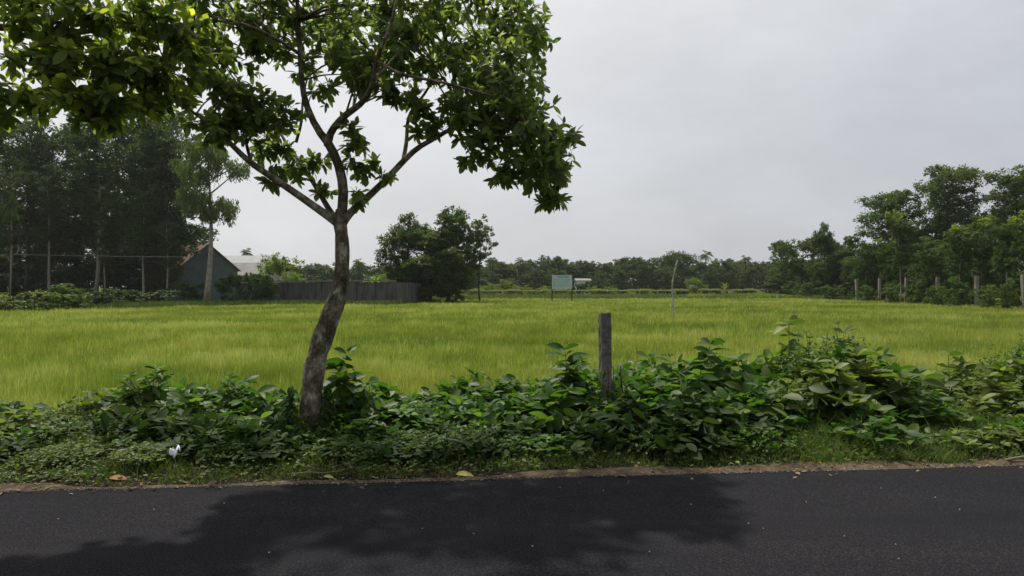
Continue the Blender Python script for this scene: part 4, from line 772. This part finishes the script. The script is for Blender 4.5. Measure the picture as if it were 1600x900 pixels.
rg = np.random.default_rng(60); mb = MB(); n = 1500; x = rg.uniform(-9, 9, n); v = rg.normal(size=n)*.14+.10; y = v+edge(x); z = np.maximum(gz(x, y), np.where(v < 0, .004, 0))+.012
d = rdir(rg, n); d[:, 2] *= .12; leaves(mb, LT_SM, np.stack([x, y, z], 1), d, nrm(np.array([0, 0, 1.])+rdir(rg, n)*.3), rg.uniform(.012, .05, n)*np.where(rg.random(n) < .06, 1.6, 1), rg.uniform(0, 1, n))
n = 500; x = rg.uniform(-9, 9, n); v = rg.normal(size=n)*.12+.12; y = v+edge(x); z = np.maximum(gz(x, y), .004)+.012; d = rdir(rg, n); d[:, 2] *= .08; leaves(mb, LT_NAR, np.stack([x, y, z], 1), d, np.broadcast_to([0, 0, 1.], d.shape), rg.uniform(.04, .14, n), rg.uniform(.3, 1, n), .02)
tag(mb.build('leaf_litter', leafmat('dry_litter', (.07, .045, .025), (.14, .10, .055), (.25, .20, .11), .1, .8, spec=.1)), kind='stuff', label='dry leaf and straw litter scattered along the road edge', cat='litter')
rg = np.random.default_rng(61); mb = MB(); n = 2600; x = rg.uniform(-9, 9, n); v = rg.normal(size=n)**2*.10-.10; y = v+edge(x); z = np.maximum(gz(x, y), np.where(v < 0, .003, 0))+.008; sz = rg.uniform(.003, .010, n)
V = np.array([(1, 0, 0), (-1, 0, 0), (0, 1, 0), (0, -1, 0), (0, 0, .9), (0, 0, -.6)]); A_ = rg.uniform(.6, 1.2, (n, 6, 1)); Fc = np.array([(0, 2, 4), (2, 1, 4), (1, 3, 4), (3, 0, 4), (2, 0, 5), (1, 2, 5), (3, 1, 5), (0, 3, 5)])
mb.add((np.stack([x, y, z], 1)[:, None]+V[None]*A_*sz[:, None, None]).reshape(-1, 3), [(Fc[None]+np.arange(n)[:, None, None]*6).reshape(-1, 3)]); tag(mb.build('gravel', plain('gravel_stone', (.26, .22, .17), .9, scale=40, c2=(.09, .08, .07))), kind='stuff', label='fine gravel strewn along the road edge', cat='gravel')
X, Y, z = onground(273, 735); mb = MB(); rr = np.random.default_rng(8); g = np.linspace(-1, 1, 7); GX, GY = np.meshgrid(g, g); GZ = .022+.022*np.sin(GX*3+GY*2)+.018*rr.normal(size=GX.shape); r_ = np.stack([GX*.036+rr.normal(size=GX.shape)*.005, GY*.034, GZ*.8+GY*.018+.015], -1).reshape(-1, 3)
i = (np.arange(6)[:, None]*7+np.arange(6)[None]).ravel(); r2 = r_.copy(); r2[:, 2] -= .012; mb.add(r_, [np.stack([i, i+1, i+8, i+7], 1)]); mb.add(r2, [np.stack([i, i+7, i+8, i+1], 1)])
o = mb.build('plastic_wrapper', M['paper'], None, True); o.location = (X, Y, z+.10); tag(o, 'crumpled white plastic wrapper lying in the weeds at the left', 'litter')
mb = MB(); X, Y, z = onground(1600, 722); mb.tube(spline([(-.16, -.02, 0), (0, 0, .02), (.25, .06, .015), (.5, .1, .03)], 8), np.linspace(.014, .011, 8), 6); o = mb.build('dry_stick', M['bamboo'], None, True); o.location = (X, Y, z+.03); tag(o, 'pale dry stick on the dirt at the right edge', 'stick')
mb = MB(); X, Y, z = onground(490, 747); mb.tube(spline([(-.18, 0, 0), (-.05, .01, .012), (.08, -.01, .01), (.2, .02, .02)], 8), np.linspace(.006, .003, 8), 5); o = mb.build('dry_stick', M['bamboo'], None, True); o.location = (X, Y, z+.03); tag(o, 'thin tan twig on the dirt below the bent trunk', 'stick')
mb = MB(); X, Y, z = onground(718, 722); mb.tube(spline([(-.14, 0, .05), (0, .02, .02), (.14, -.01, -.03)], 6), .006, 5); o = mb.build('dry_stick', M['wood_dead'], None, True); o.location = (X, Y, z+.10); tag(o, 'grey twig leaning in the weeds above the yellow leaf', 'stick')
rr = np.random.default_rng(12)
SP = [(875, 765), (943, 770), (1377, 766), (1462, 781), (1170, 822), (1193, 830), (1015, 867), (832, 858), (1400, 855), (1260, 788), (1405, 878), (660, 830), (740, 838), (240, 800), (420, 868), (1080, 792), (1320, 842), (1500, 800), (350, 790), (90, 815)]
for (px, py) in SP:
    d = CAMZ*F/(py-HOR); mb = MB(); th = np.arange(6)*math.pi/3; s_ = rr.uniform(.004, .007)
    ring = [(math.cos(t)*s_*rr.uniform(.7, 1.2), math.sin(t)*s_*rr.uniform(.7, 1.2), 0) for t in th]+[(math.cos(t)*s_*.6, math.sin(t)*s_*.6, s_*rr.uniform(.6, 1)) for t in th]
    mb.add(ring, [np.array([[k, (k+1) % 6, 6+(k+1) % 6, 6+k] for k in range(6)]), np.array([[6, 7, 8, 9, 10, 11]])]); o = mb.build('pebble', M['stone']); o.location = ((px-800)/F*d, d, .016); tag(o, 'tiny pale pebble lying on the dark asphalt', 'pebble', 'pebbles on the road')

# ---------------------------------------------------------------- haze
m = bpy.data.materials.new('haze'); m.use_nodes = True; nt = m.node_tree; nt.nodes.clear(); oo = N(nt, 'ShaderNodeOutputMaterial'); pv = N(nt, 'ShaderNodeVolumePrincipled')
pv.inputs['Color'].default_value = (.86, .91, .96, 1); pv.inputs['Density'].default_value = .00016; pv.inputs['Anisotropy'].default_value = .2; L(nt, pv.outputs[0], oo.inputs['Volume'])
mb = MB(); mb.box((0, 5, 13), (2000, 2100, 28.5)); tag(mb.build('haze', m), kind='stuff', label='thin pale haze over the field', cat='haze')
